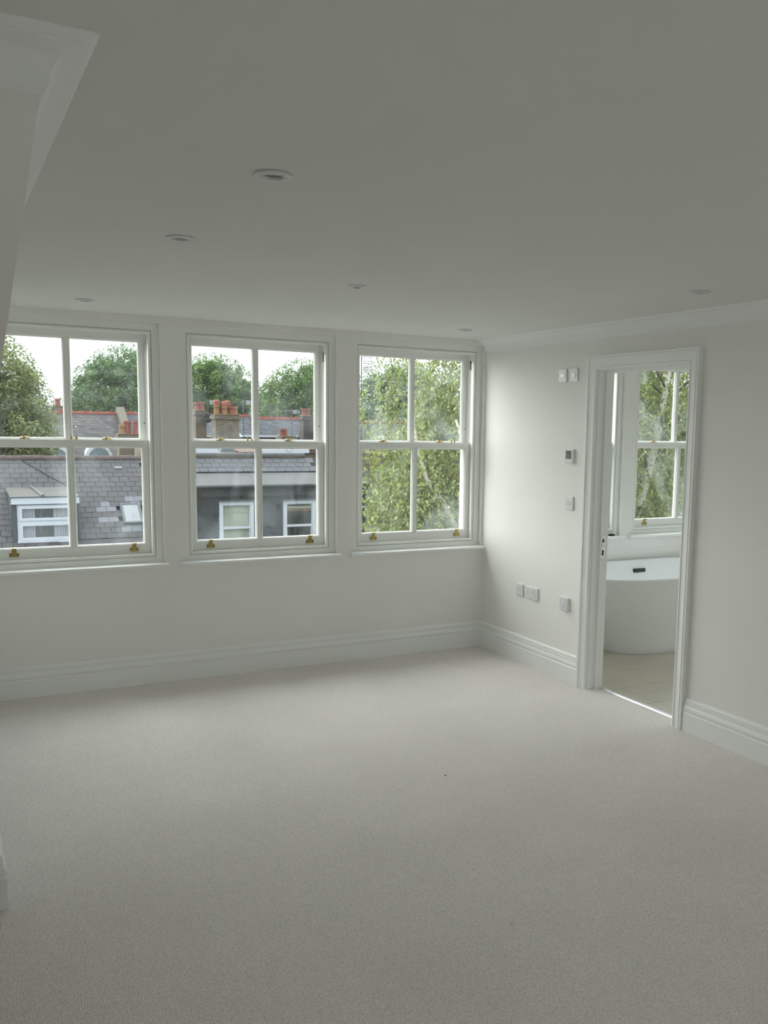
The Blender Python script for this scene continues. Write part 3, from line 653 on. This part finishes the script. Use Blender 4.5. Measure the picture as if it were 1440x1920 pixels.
MB().box(-1.775, -.715, DY-.03, DY-.026, -.755, -.51).build('pane', M_farglass if False else M_clear, wn); MB().box(-1.775, -.715, DY-.02, DY-.016, -1.22, -.93).build('pane', M_clear, wn)
def curtain(x0, x1, z0, z1, y, folds, parent):
    n = 40; v = []; f = []
    for i in range(n+1):
        x = x0+(x1-x0)*i/n; yy = y+.02*math.sin(i/n*folds*6.28)+.008*math.sin(i*1.7)
        v += [(x, yy, z0), (x, yy, z1)]
    f = [(2*i, 2*i+2, 2*i+3, 2*i+1) for i in range(n)]
    mm = MB(); mm.add(v, f); return mm.build('curtain', M_curt, parent, smooth=True)
curtain(-1.79, -1.49, -1.28, -.48, DY+.035, 5, wn); curtain(-1.08, -.68, -1.28, -.48, DY+.035, 6, wn)
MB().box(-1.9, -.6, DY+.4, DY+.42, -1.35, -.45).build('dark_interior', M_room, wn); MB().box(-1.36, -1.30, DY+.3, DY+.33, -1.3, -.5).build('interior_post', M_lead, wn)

# ------------------------------------------------------------------ near terrace: full-width slate-hung dormer (middle window)
h2 = thing('terraced_house', 'house with a dark slate-hung dormer and two white sash windows, opposite the middle window', 'house')
X0, X1, FY = 1.70, 6.55, 17.0
MB().box(X0, X1, 20.2, RY+5.3, -6.5, -.4).build('rear_brickwork', M_brick, h2)
m = MB(); m.poly([(X0, RY, RZ+.03), (X0, 20.35, .12), (X0, 20.35, -3.5), (X0, RY+6, -3.5)], (X1-X0, 0, 0)); m.build('roof_deck', M_deck, h2)
WN = [(2.56, 3.43), (4.21, 5.08)]
m = MB(); grid_wall(m, X0+.02, X1-.02, -2.6, .03, [(a+.03, b-.03, -1.63, -.37) for a, b in WN], FY+.015, FY+.06, XZ); m.box(X0+.02, X1-.02, FY+.35, 20.5, -2.6, .03); m.build('dormer_core', M_deck, h2)
MB().box(X0, X1, 15.6, 20.6, -6.5, -2.3).build('lower_brickwork', M_brick, h2)
MB().poly([(X0-.05, FY-.12, .065), (X1+.1, FY-.12, .065), (X1+.1, 20.55, .185), (X0-.05, 20.55, .185)], (0, 0, -.07)).build('flat_roof', M_leadD, h2)
MB().tube([(X0-.05, FY-.16, .04), (X1+.1, FY-.16, .045)], .055, 10).build('gutter', M_gutter, h2)
MB().box(X0, X1, FY-.10, FY+.03, -.205, .03).build('fascia', M_fascia, h2)
MB().box(X0+.02, X1, FY-.115, FY-.04, -.215, -.19).build('fascia_drip', M_gutter, h2)
MB().tube([(2.07, FY-.14, .02), (2.07, FY-.10, -.42), (2.00, FY-.16, -.50)], .03, 8).build('downpipe', M_gutter, h2)
MB().box(2.4, 2.52, 19.2, 19.6, .17, .25).build('lead_block', M_whiteD, h2) ; MB().box(1.72, 2.35, 19.3, 20.2, .15, .24).build('parapet_block', M_whiteD, h2)
for r_ in range(3):
    x = X0+.13+(.125 if r_ % 2 else 0)-.0
    while x < X1-.1:
        put('slate', SL['n'], h2, rp(x, r_*SLG+.06, .06+.0), (TH-.03, 0, random.uniform(-.004, .004))); x += .25
x = X0
RG = MB().lathe([(.10, 0), (.10, .9)], 10, (0, 0, 0), 'x', 0, math.pi).mesh('ridge_tile', M_ridgeG, smooth='auto')
while x < X1-.5: put('ridge_tile', RG, h2, (x, RY, RZ+.07)); x += .91
WN = [(2.56, 3.43), (4.21, 5.08)]
for r_ in range(12):
    zt = -.20-r_*.214; x = X0+.12+(.12 if r_ % 2 else 0)
    while x < X1-.1:
        if not any(a-.08 < x < b+.08 and zt < -.25 for a, b in WN):
            put('slate', SL['w'], h2, (x, FY-.012, zt), (R(90)-.03, 0, random.uniform(-.004, .004)))
        x += .245
for q, (a, b) in enumerate(WN):
    f = MB(); ring(f, a, b, -1.66, -.345, FY-.07, FY+.05, .085); f.box(a-.02, b+.02, FY-.09, FY+.02, -.345, -.32)
    W = f.build('sash_window', M_white, h2)
    MB().box(a-.03, b+.03, FY-.12, FY+.02, -.33, -.305).build('lead_cap', M_lead, W)
    f = MB(); ring(f, a+.07, b-.07, -1.02, -.415, FY-.04, FY-.0, .035); f.box(a+.07, b-.07, FY-.05, FY-.0, -1.03, -.97); f.build('top_sash', M_white, W)
    f = MB(); ring(f, a+.08, b-.08, -1.6, -1.0, FY-.02, FY+.02, .035); f.build('bottom_sash', M_white, W)
    MB().box(a+.09, b-.09, FY-.022, FY-.018, -.99, -.43).build('pane', M_clear, W); MB().box(a+.09, b-.09, FY-.002, FY+.0, -1.58, -1.02).build('pane', M_clear, W)
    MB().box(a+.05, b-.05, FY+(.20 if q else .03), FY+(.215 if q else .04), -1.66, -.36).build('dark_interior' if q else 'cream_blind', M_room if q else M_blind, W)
    if q == 0:
        n = 24; mm = MB(); v = []
        for i in range(n+1):
            x = a+.1+(b-a-.2)*i/n; v += [(x, FY+.015+.008*math.sin(i*1.3), -.43), (x, FY+.012+.012*math.sin(i*1.9), -.62+.07*(i/n)*0+.05*abs(2*i/n-1)*-1+.04*(i/n))]
        mm.add(v, [(2*i, 2*i+2, 2*i+3, 2*i+1) for i in range(n)]); mm.build('swagged_blind', M_blind, W, smooth=True)
    else:
        for z in (-.50, -.57): MB().box(a+.09, b-.09, FY+.01, FY+.03, z-.065, z).build('roman_blind_fold', M_blind if z > -.55 else M_potY, W, bevel=.006)
struct_ = MB().box(1.60, 1.70, 17.6, RY+.3, -6.5, .30)
pw = thing('party_wall', 'brick upstand wall dividing the two near slate-roofed houses', 'wall'); struct_.build('brickwork', M_brick, pw)

# third house, mostly behind the birch
h3 = thing('terraced_house', 'slate-roofed house with a white dormer glimpsed behind the birch', 'house')
m = MB(); m.poly([(6.6, RY, RZ-.35), (6.6, RY-5, RZ-.35-5*.727), (6.6, RY-5, -6.5), (6.6, RY+5, -6.5), (6.6, RY+5, RZ-.35-5*.727)], (8.5, 0, 0)); m.build('slate_roof', M_sR2, h3)
MB().box(8.35, 10.9, 17.2, 20, -1.6, .02).build('dormer', M_render, h3); MB().box(8.25, 11.0, 17.05, 20, .0, .12).build('dormer_roof', M_leadD, h3)
f = MB(); ring(f, 8.6, 9.75, -.72, -.22, 17.12, 17.24, .05); f = f.build('window', M_white, h3); MB().box(8.64, 9.71, 17.16, 17.19, -.68, -.26).build('pane', M_farglass, f)
f = MB(); ring(f, 9.95, 10.7, -.72, -.22, 17.12, 17.24, .05); f = f.build('window', M_white, h3); MB().box(9.99, 10.66, 17.16, 17.19, -.68, -.26).build('pane', M_farglass, f)
# ground
g = MB().box(-160, 260, .6, 420, -6.7, -6.5).build('garden_ground', M_ground); tag(g, 'ground of the gardens and street behind the houses', 'ground', None, 'structure')

# ------------------------------------------------------------------ middle distance
def far_house(label, x0, x1, ry, rz, m, ridge=M_redR, slope=.727, dep=6., knobs=0, wallm=None):
    t = thing('terraced_house', label, 'house')
    mm = MB(); mm.poly([(x0, ry, rz), (x0, ry-dep, rz-dep*slope), (x0, ry-dep, rz-dep*slope-.12), (x0, ry+dep, rz-dep*slope-.12), (x0, ry+dep, rz-dep*slope)], (x1-x0, 0, 0)); mm.build('slate_roof', m, t)
    MB().box(x0, x1, ry-dep+.3, ry+dep-.3, -6.5, rz-dep*slope-.1).build('brickwork', wallm or M_brick, t)
    MB().tube([(x0, ry, rz), (x1, ry, rz)], .08, 8).build('ridge', ridge, t)
    for k in range(knobs):
        x = x0+(x1-x0)*(k+.5)/knobs; MB().box(x-.11, x+.11, ry-.04, ry+.04, rz+.05, rz+.15).build('ridge_crest', ridge, t)
    return t
ha = far_house('mottled slate roof with red ridge tiles, left of the far roofs', -6, 4.95, 46, 1.93, M_sR2, knobs=18)
for cx_, zt in ((1.6, .20), (3.53, .25)):
    mm = MB(); n = 16; pts = [(cx_+.47*math.cos(math.pi*k/n), 42.6, zt-.47+.47*math.sin(math.pi*k/n)) for k in range(n+1)]
    mm.poly(pts, (0, 1.6, 0)); d = mm.build('arched_dormer', M_whiteD, ha)
    pts = [(cx_+.34*math.cos(math.pi*k/n), 42.58, zt-.47+.34*math.sin(math.pi*k/n)) for k in range(n+1)]
    MB().poly(pts, (0, .02, 0)).build('pane', M_farglass, d)
    pts = [(cx_+.62*math.cos(math.pi*k/n), 42.68, zt-.45+.60*math.sin(math.pi*k/n)) for k in range(n+1)]
    MB().poly(pts, (0, 1.5, 0)).build('arch_brickwork', M_white, d)
d = MB().poly([(2.45, 45.0, .9), (3.15, 45.0, .9), (2.8, 45.0, 1.28)], (0, .8, 0)).build('gable_dormer', M_white, ha)
MB().poly([(2.58, 44.98, .88), (3.02, 44.98, .88), (2.8, 44.98, 1.12)], (0, .02, 0)).build('gable_window', M_farglass, d)
pw = thing('party_wall', 'pale brick party wall running down the far roof, left window', 'wall')
MB().poly([(4.95, 46.2, 2.25), (4.95, 45.7, 2.25), (4.95, 42.5, .1), (4.95, 42.5, -.8), (4.95, 46.2, 1.5)], (.30, 0, 0)).build('brickwork', M_brick, pw)
MB().poly([(4.92, 46.2, 2.3), (4.92, 45.68, 2.3), (4.92, 42.45, .16), (4.92, 42.45, .08), (4.92, 45.68, 2.22)], (.36, 0, 0)).build('coping', mat('stone_coping', srgb(176, 160, 138), .85, var=.2), pw)
hb = far_house('blue-grey far slate roof with a rooflight behind the big chimney', 5.3, 12.2, 46, 1.95, M_sR, knobs=10)
rlb = MB().poly([(10.55, 44.6, 1.10), (11.0, 44.6, 1.10), (11.1, 43.9, .62), (10.62, 43.9, .62)], (0, -.06, .08)).build('rooflight', M_white, hb)
MB().poly([(10.62, 44.5, 1.03), (10.78, 44.5, 1.03), (10.86, 43.98, .68), (10.70, 43.98, .68)], (0, -.07, .10)).build('pane', M_farglass, rlb)
MB().poly([(10.82, 44.5, 1.03), (10.96, 44.5, 1.03), (11.04, 43.98, .68), (10.90, 43.98, .68)], (0, -.07, .10)).build('pane', M_farglass, rlb)
MB().poly([(12.1, 46.1, 2.2), (12.1, 42, -.75), (12.1, 42, -1.2), (12.1, 46.1, 1.7)], (.16, 0, 0)).build('gable_verge', M_sR, hb)
hc = far_house('far slate roof with a crested red ridge, right half of the middle window', 12.3, 17.1, 46, 1.84, M_sR, knobs=14)
hd = far_house('small grey slate roof at the left edge of the right window', 17.2, 22.5, 44, 1.75, M_sR)
hd2 = MB().poly([(18.2, 42.4, .70), (19.3, 42.4, .70), (19.3, 42.4, 1.05), (18.2, 42.4, 1.05)], (0, .6, 0)).build('white_dormer', M_white, hd)
he = far_house('red-tiled brick house glimpsed through the birch from the bathroom', 24, 33, 30, .6, M_brickR, wallm=M_brickR)
# rear wings with parapets
rw = thing('rear_wing', 'pale flat-roofed rear wings with white parapets just beyond the near ridge', 'building')
MB().box(3.5, 12.9, 28.1, 33.2, -6.5, .50).build('brickwork', M_brick, rw)
MB().box(4.2, 5.6, 28, 28.15, .50, .66).build('white_parapet', M_white, rw); MB().box(7.1, 9.0, 28, 28.15, .50, .64).build('white_parapet', M_white, rw)
MB().box(9.02, 9.5, 28, 28.3, .5, .68).build('brick_pier', M_brickR, rw)
MB().poly([(6.3, 28.1, .50), (7.0, 28.1, .50), (7.1, 30.2, .72), (6.4, 30.2, .72)], (0, .0, .03)).build('red_tiled_slope', mat('red_tiles', srgb(164, 112, 96), .8, var=.25, vscale=6), rw)
MB().box(5.65, 6.25, 28.6, 30, .5, .62).build('rooflight_box', M_farglass, rw)
rw2 = thing('rear_wing', 'brick wall with a white coping in front of the crested far roof', 'building')
MB().box(6.0, 14.5, 38.0, 39.8, -6.5, .93).build('brickwork', M_brick, rw2)
MB().box(9.3, 14.5, 37.9, 38.2, .93, 1.0).build('white_coping', M_white, rw2)
for q in range(4):
    MB().box(9.9+q*1.2, 10.0+q*1.2, 37.9, 38.2, 1.0, 1.06).build('coping_joint', M_whiteD, rw2)
# chimney stacks
def pot(x, y, z, h, r, m, parent=None, hood=False):
    p = [(r*.95, 0), (r, .04), (r*.88, .09), (r*.82, h-.14), (r*.95, h-.12), (r, h-.06), (r*.92, h), (r*.7, h), (r*.65, h-.25)]
    o = MB().lathe(p, 16).build('chimney_pot', m, parent, smooth='auto', loc=(x, y, z))
    if hood:
        MB().lathe([(r*1.0, -.12), (r*1.0, 0), (r*.8, .07), (0, .10)], 12, (0, 0, h+.12)).build('cowl', M_pot, o, smooth=True)
    return o
def stack(label, x0, x1, y0, z0, z1, pots, bm=None, dep=.7, oversail=.06):
    t = thing('chimney_stack', label, 'chimney')
    MB().box(x0, x1, y0, y0+dep, z0, z1-.22).build('brick_shaft', bm or M_brick, t)
    MB().box(x0-oversail, x1+oversail, y0-oversail, y0+dep+oversail, z1-.22, z1-.08).build('brick_cap', bm or M_brick, t)
    MB().box(x0-.02, x1+.02, y0-.02, y0+dep+.02, z1-.08, z1).build('mortar_flaunching', mat('flaunching', srgb(170, 140, 96), .9, var=.25, vscale=5), t, bevel=.03)
    for (dx, dy, h, r, mm, hd_) in pots: pot(dx, y0+dy, z1-.02, h, r, mm, t, hd_)
    return t
stack('large stock-brick chimney with a row of orange pots, middle window', 7.0, 8.03, 34, -1.5, 1.96, [(7.12, .25, .42, .14, M_potY, True), (7.32, .5, .40, .14, M_pot, False), (7.45, .2, .36, .15, M_potY, True), (7.62, .3, .40, .13, M_pot, True), (7.74, .15, .36, .13, M_pot, False), (7.90, .25, .36, .14, M_potY, False)])
stack('narrow brick chimney with two red pots at the left of the middle window', 6.55, 7.02, 35.6, -1.5, 2.13, [(6.68, .3, .36, .12, M_pot, False), (6.90, .3, .36, .12, M_pot, False)])
stack('sooty brick chimney with red pots at the right of the middle window', 12.0, 12.45, 36.9, -1.0, 2.02, [(12.10, .25, .34, .11, M_pot, False), (12.32, .25, .34, .11, M_pot, False)], M_brickD, .5)
bw = thing('brick_wall', 'dark sooty brick flank wall with a red pipe, right of the middle window', 'wall')
MB().box(12.5, 13.9, 37.6, 37.85, -3, 1.84).build('brickwork', M_brickD, bw); MB().box(12.1, 13.9, 37.57, 37.85, -3, 1.22).build('lower_brickwork', M_brickD, bw)
MB().tube([(12.6, 37.46, 1.75), (12.6, 37.46, 1.22)], .09, 8).build('red_pipe', M_pot, bw)
stack('low brick stack with a stubby red pot before the crested roof', 10.82, 11.5, 36.6, -1, 1.02, [(10.92, .3, .36, .11, M_pot, False), (11.08, .3, .36, .11, M_pot, False)])
stack('brick stack with tall red and yellow pots at the right of the left window', 3.9, 4.9, 39.1, -2, 1.0, [(4.26, .3, .60, .13, M_redR, False), (4.42, .5, .60, .12, M_redR, False), (4.68, .3, .62, .12, M_redR, False), (4.06, .2, .42, .15, M_potY, False)])
stack('far chimney with a red pot rising beyond the right edge of the middle window', 12.9, 13.5, 36.9, -1, 2.27, [(13.05, .3, .45, .14, M_pot, False), (13.33, .3, .45, .14, M_pot, False)], M_brickD, .5)
stack('small chimney with a red pot half hidden by the left tree', 2.55, 3.1, 52.5, -1, 2.35, [(2.83, .3, .45, .17, M_redR, False)])
# aerials and dish
def aerial(label, x, y, z, zb, n=6, L=.7, m=None, rot=0.):
    t = thing('tv_aerial', label, 'aerial', (x, y, zb), (0, 0, rot))
    MB().tube([(0, 0, 0), (0, 0, z-zb+.1)], .018, 6).build('mast', m or M_alud, t)
    MB().tube([(-L*.5, 0, z-zb), (L*.5, 0, z-zb)], .014, 6).build('boom', m or M_alud, t)
    for k in range(n): 
        xx = -L*.45+L*.9*k/(n-1); MB().tube([(xx, -.15, z-zb), (xx, .15, z-zb)], .008, 5).build('element', m or M_alud, t)
    MB().box(L*.25, L*.55, -.16, .16, z-zb-.10, z-zb+.08).build('reflector', M_whiteD, t)
    return t
aerial('pale television aerial left of the big chimney', 7.75-.9, 34.6, 2.46, 1.9, rot=.3)
aerial('pale television aerial on a mast right of the big chimney', 8.45, 34.8, 2.5, .9, L=.9, rot=.2)
aerial('small television aerial above the crested roof, middle window', 12.0, 38.6, 2.20, 1.0, rot=.3)
ya = thing('tv_aerial', 'thin dark ladder-like aerial against the sky in the right window', 'aerial', (9.42, 24, -1))
MB().tube([(0, 0, 0), (0, 0, 5.05)], .02, 6).build('mast', M_darkm, ya)
for zz, L in ((4.93, .34), (4.80, .32), (4.72, .36), (4.58, .30), (4.50, .34)):
    MB().tube([(.05, 0, zz), (.05+L, 0, zz)], .011, 5).build('element', M_darkm, ya)
for xx in (.12, .38): MB().tube([(xx, 0, 4.45), (xx, 0, 4.96)], .009, 5).build('cross_bar', M_darkm, ya)
ds = thing('satellite_dish', 'dark grey satellite dish on the narrow left chimney', 'satellite dish', (6.98, 35.3, 1.79))
MB().lathe([(0, .05), (.12, .035), (.22, .0), (.225, -.01), (.12, .02), (0, .035)], 20, (0, 0, 0), 'y').build('reflector', M_darkm, ds, smooth=True)
MB().tube([(0, .285, 0), (0, .03, 0)], .02, 6).build('bracket', M_darkm, ds); MB().tube([(0, .05, -.1), (0, -.22, -.05)], .012, 6).build('arm', M_darkm, ds); MB().box(-.03, .03, -.26, -.2, -.08, -.02).build('receiver', M_darkm, ds)

# ------------------------------------------------------------------ trees
def leaf_cloud(name, pts, size, mat_, parent, droop=0., aspect=1.5):
    n = len(pts); nr = rng.normal(size=(n, 3)); nr[:, 2] += .35; nr /= np.linalg.norm(nr, axis=1)[:, None]
    a = rng.normal(size=(n, 3)); a[:, 2] -= droop*2.5; a -= (a*nr).sum(1)[:, None]*nr; a /= np.linalg.norm(a, axis=1)[:, None]; b = np.cross(nr, a)
    s = size*rng.uniform(.6, 1.3, n)[:, None]
    V = np.stack([pts-a*s*aspect*.5, pts+b*s*.42, pts+a*s*aspect*.5, pts-b*s*.42], 1).reshape(-1, 3)
    me = bpy.data.meshes.new(name); me.vertices.add(4*n); me.vertices.foreach_set('co', V.astype(np.float32).ravel())
    me.loops.add(4*n); me.loops.foreach_set('vertex_index', np.arange(4*n, dtype=np.int32))
    me.polygons.add(n); me.polygons.foreach_set('loop_start', np.arange(0, 4*n, 4, dtype=np.int32))
    try: me.polygons.foreach_set('loop_total', np.full(n, 4, dtype=np.int32))
    except Exception: pass
    me.update(calc_edges=True); me.materials.append(mat_)
    o = put(name, me, parent); o['kind'] = 'stuff'; return o
def crown(c, rad, n, clumps=60, cs=.28, shell=.30, top=1.):
    """leaf positions gathered in clumps over an ellipsoid, each clump a small ball of leaves"""
    c = np.array(c); rad = np.array(rad)
    d = rng.normal(size=(clumps, 3)); d /= np.linalg.norm(d, axis=1)[:, None]; d[:, 1] = -np.abs(d[:, 1])*.9+.25*rng.normal(size=clumps)
    r = rng.uniform(shell**3, .93**3, clumps)[:, None]**(1/3); cc = c+d*r*rad
    k = rng.integers(0, clumps, n); q = rng.normal(size=(n, 3)); q /= np.linalg.norm(q, axis=1)[:, None]
    rr_ = rng.uniform(.2, 1., n)[:, None]**.45
    sc = rng.uniform(.7, 1.15, clumps)[:, None]
    return cc[k]+q*rr_*sc[k]*cs*rad.mean()
def tree(name, label, c, rad, n, size, m, clumps=70, cs=.28, trunk=.35, twig=.0):
    t = thing(name, label, 'tree', (c[0], c[1], -6.5))
    p = crown((0, 0, c[2]+6.5), rad, n, clumps, cs)
    if twig:
        k = int(n*.03); d = rng.normal(size=(k, 3)); d /= np.linalg.norm(d, axis=1)[:, None]; d[:, 2] = np.abs(d[:, 2])
        tt = np.array((0, 0, c[2]+6.5))+d*np.array(rad)*(1.0+twig*rng.uniform(-.6, 1, k))[:, None]; p = np.concatenate([p, tt])
    leaf_cloud('foliage', p, size, m, t)
    hh = c[2]+6.5
    mb_ = MB(); mb_.tube([(0, 0, 0), (.1, 0, hh*.4), (0, .1, hh)], [trunk, trunk*.8, trunk*.3], 8)
    tr = mb_.build('trunk', M_bark, t, smooth=True)
    for k in range(5):
        a = k*1.26; MB().tube([(0, 0, hh*.55), (rad[0]*.3*math.cos(a), rad[1]*.3*math.sin(a), hh*.85), (rad[0]*.6*math.cos(a), rad[1]*.6*math.sin(a), hh+rad[2]*.3)], [trunk*.5, trunk*.3, .03], 6).build('branch', M_bark, tr, smooth=True)
    return t
tree('ash_tree', 'tall pale green tree filling the left half of the left window', (-2.6, 29, .7), (2.9, 2.8, 4.1), 140000, .070, M_leafA, 1300, .105, twig=.04)
tree('street_tree', 'dense green rounded tree beyond the roofs, right half of the left window', (11.1, 77, 1.4), (5.4, 4, 6.3), 120000, .14, M_leafT2, 1800, .085, twig=.05)
tree('street_tree', 'dense rounded green tree in the left pane of the middle window', (22.1, 92, 1.2), (5.9, 4, 7.2), 120000, .16, M_leafT, 1800, .085, twig=.05)
tree('street_tree', 'dense rounded dark green tree in the right pane of the middle window', (28.1, 79, 1.3), (5.9, 4, 6.3), 130000, .14, M_leafT, 1800, .085, twig=.05)
tree('street_tree', 'bushy bluish-green tree behind the birch in the right window', (29.0, 62, 1.0), (4.8, 4, 5.9), 80000, .12, M_leafT2, 1400, .09, twig=.06)
tree('street_tree', 'distant green tree behind the birch, right pane of the right window', (45.5, 73, 1.0), (7.0, 4, 5.8), 24000, .28, M_leafT, 120, .26)
tree('street_tree', 'distant green tree behind the birch, seen from the bathroom window', (54, 64, 1.0), (7.5, 4, 6), 16000, .36, M_leafT, 120, .26)
tree('street_tree', 'distant tree at the left, behind the tall pale green tree', (-2.5, 78, .8), (6.0, 4, 5.0), 14000, .32, M_leafT2, 120, .26)
# birch: several white stems, weeping strands of small leaves
bt = thing('silver_birch', 'weeping silver birch with white stems in the right and bathroom windows', 'tree', (7.0, 9, -6.5))
B = lambda x, y, z: (x-7.0, y-9, z+6.5)
stems = [([B(7, 9, -6.5), B(6.3, 9, -3.2), B(5.35, 9, -1.2), B(4.89, 9, -.34), B(4.55, 9, .25), B(4.21, 9, .66), B(4.0, 9, 1.25), B(3.9, 9.1, 2.2)], [.13, .085, .06, .05, .043, .036, .028, .015]),
         ([B(7, 9, -6.5), B(8.3, 9, -2.5), B(9.3, 9, .3), B(9.62, 9, 1.46), B(9.72, 9, 2.1), B(9.86, 9, 2.85), B(10.0, 9, 4.6)], [.16, .11, .085, .075, .066, .055, .035]),
         ([B(7, 9, -6.5), B(7.1, 9.3, -2.5), B(6.6, 9.5, .6), B(7.2, 9.6, 3.0), B(7.5, 9.6, 4.6)], [.17, .13, .09, .06, .03]),
         ([B(5.35, 9, -1.2), B(5.0, 9.1, .2), B(5.05, 9.1, 1.2), B(4.85, 9.1, 1.75)], [.06, .05, .04, .02])]
for p_, r_ in stems: MB().tube(p_, r_, 10).build('stem', M_birch, bt, smooth=True)
rb = random.Random(5)
for k in range(34):
    p_, r_ = stems[rb.choice([1, 1, 1, 2, 2])]; j = rb.randint(2, len(p_)-2); q = Vector(p_[j]).lerp(Vector(p_[j+1]), rb.random())
    sgn = rb.choice([-1, 1]); L = rb.uniform(.8, 1.8)
    MB().tube([q, q+Vector((sgn*L*.5, rb.uniform(-.6, .6), L*.45)), q+Vector((sgn*L, rb.uniform(-1, 1), L*.55)), q+Vector((sgn*L*1.25, rb.uniform(-1, 1), L*.25))], [.022, .016, .010, .005], 5).build('branch', M_bark, bt, smooth=True)
def strands(n_str, per, cx, cy, cz, ra, rb_, rc):
    P_ = []
    d = rng.normal(size=(n_str, 3)); d /= np.linalg.norm(d, axis=1)[:, None]; r = rng.uniform(.25, 1., n_str)[:, None]**.5
    st = d*r*np.array((ra, rb_, rc))+np.array((cx, cy, cz)); ln = rng.uniform(.7, 2.3, n_str)
    for i in range(n_str):
        t = rng.uniform(0, 1, per)[:, None]*ln[i]; sway = rng.normal(scale=.06, size=2)
        q = np.repeat(st[i][None], per, 0); q = q+np.concatenate([sway[0]*t, sway[1]*t, -t], 1)+rng.normal(scale=.045, size=(per, 3)); P_.append(q)
    return np.concatenate(P_)
A_ = strands(4100, 40, 8.8, 10.5, 1.5, 5.4, 1.9, 3.5)
A2 = strands(1200, 40, 8.2, 10.3, -1.4, 5.0, 1.6, 2.0)
A3 = strands(500, 40, 5.2, 9.6, .2, 1.9, 1.0, 2.3)
A4 = strands(420, 30, 6.6, 8.3, .8, 4.6, .5, 3.4)
pts = np.concatenate([A_, A2, A3, A4])-np.array((7.0, 9, -6.5))
leaf_cloud('foliage', pts, .050, M_leafB, bt, droop=.8, aspect=1.7)
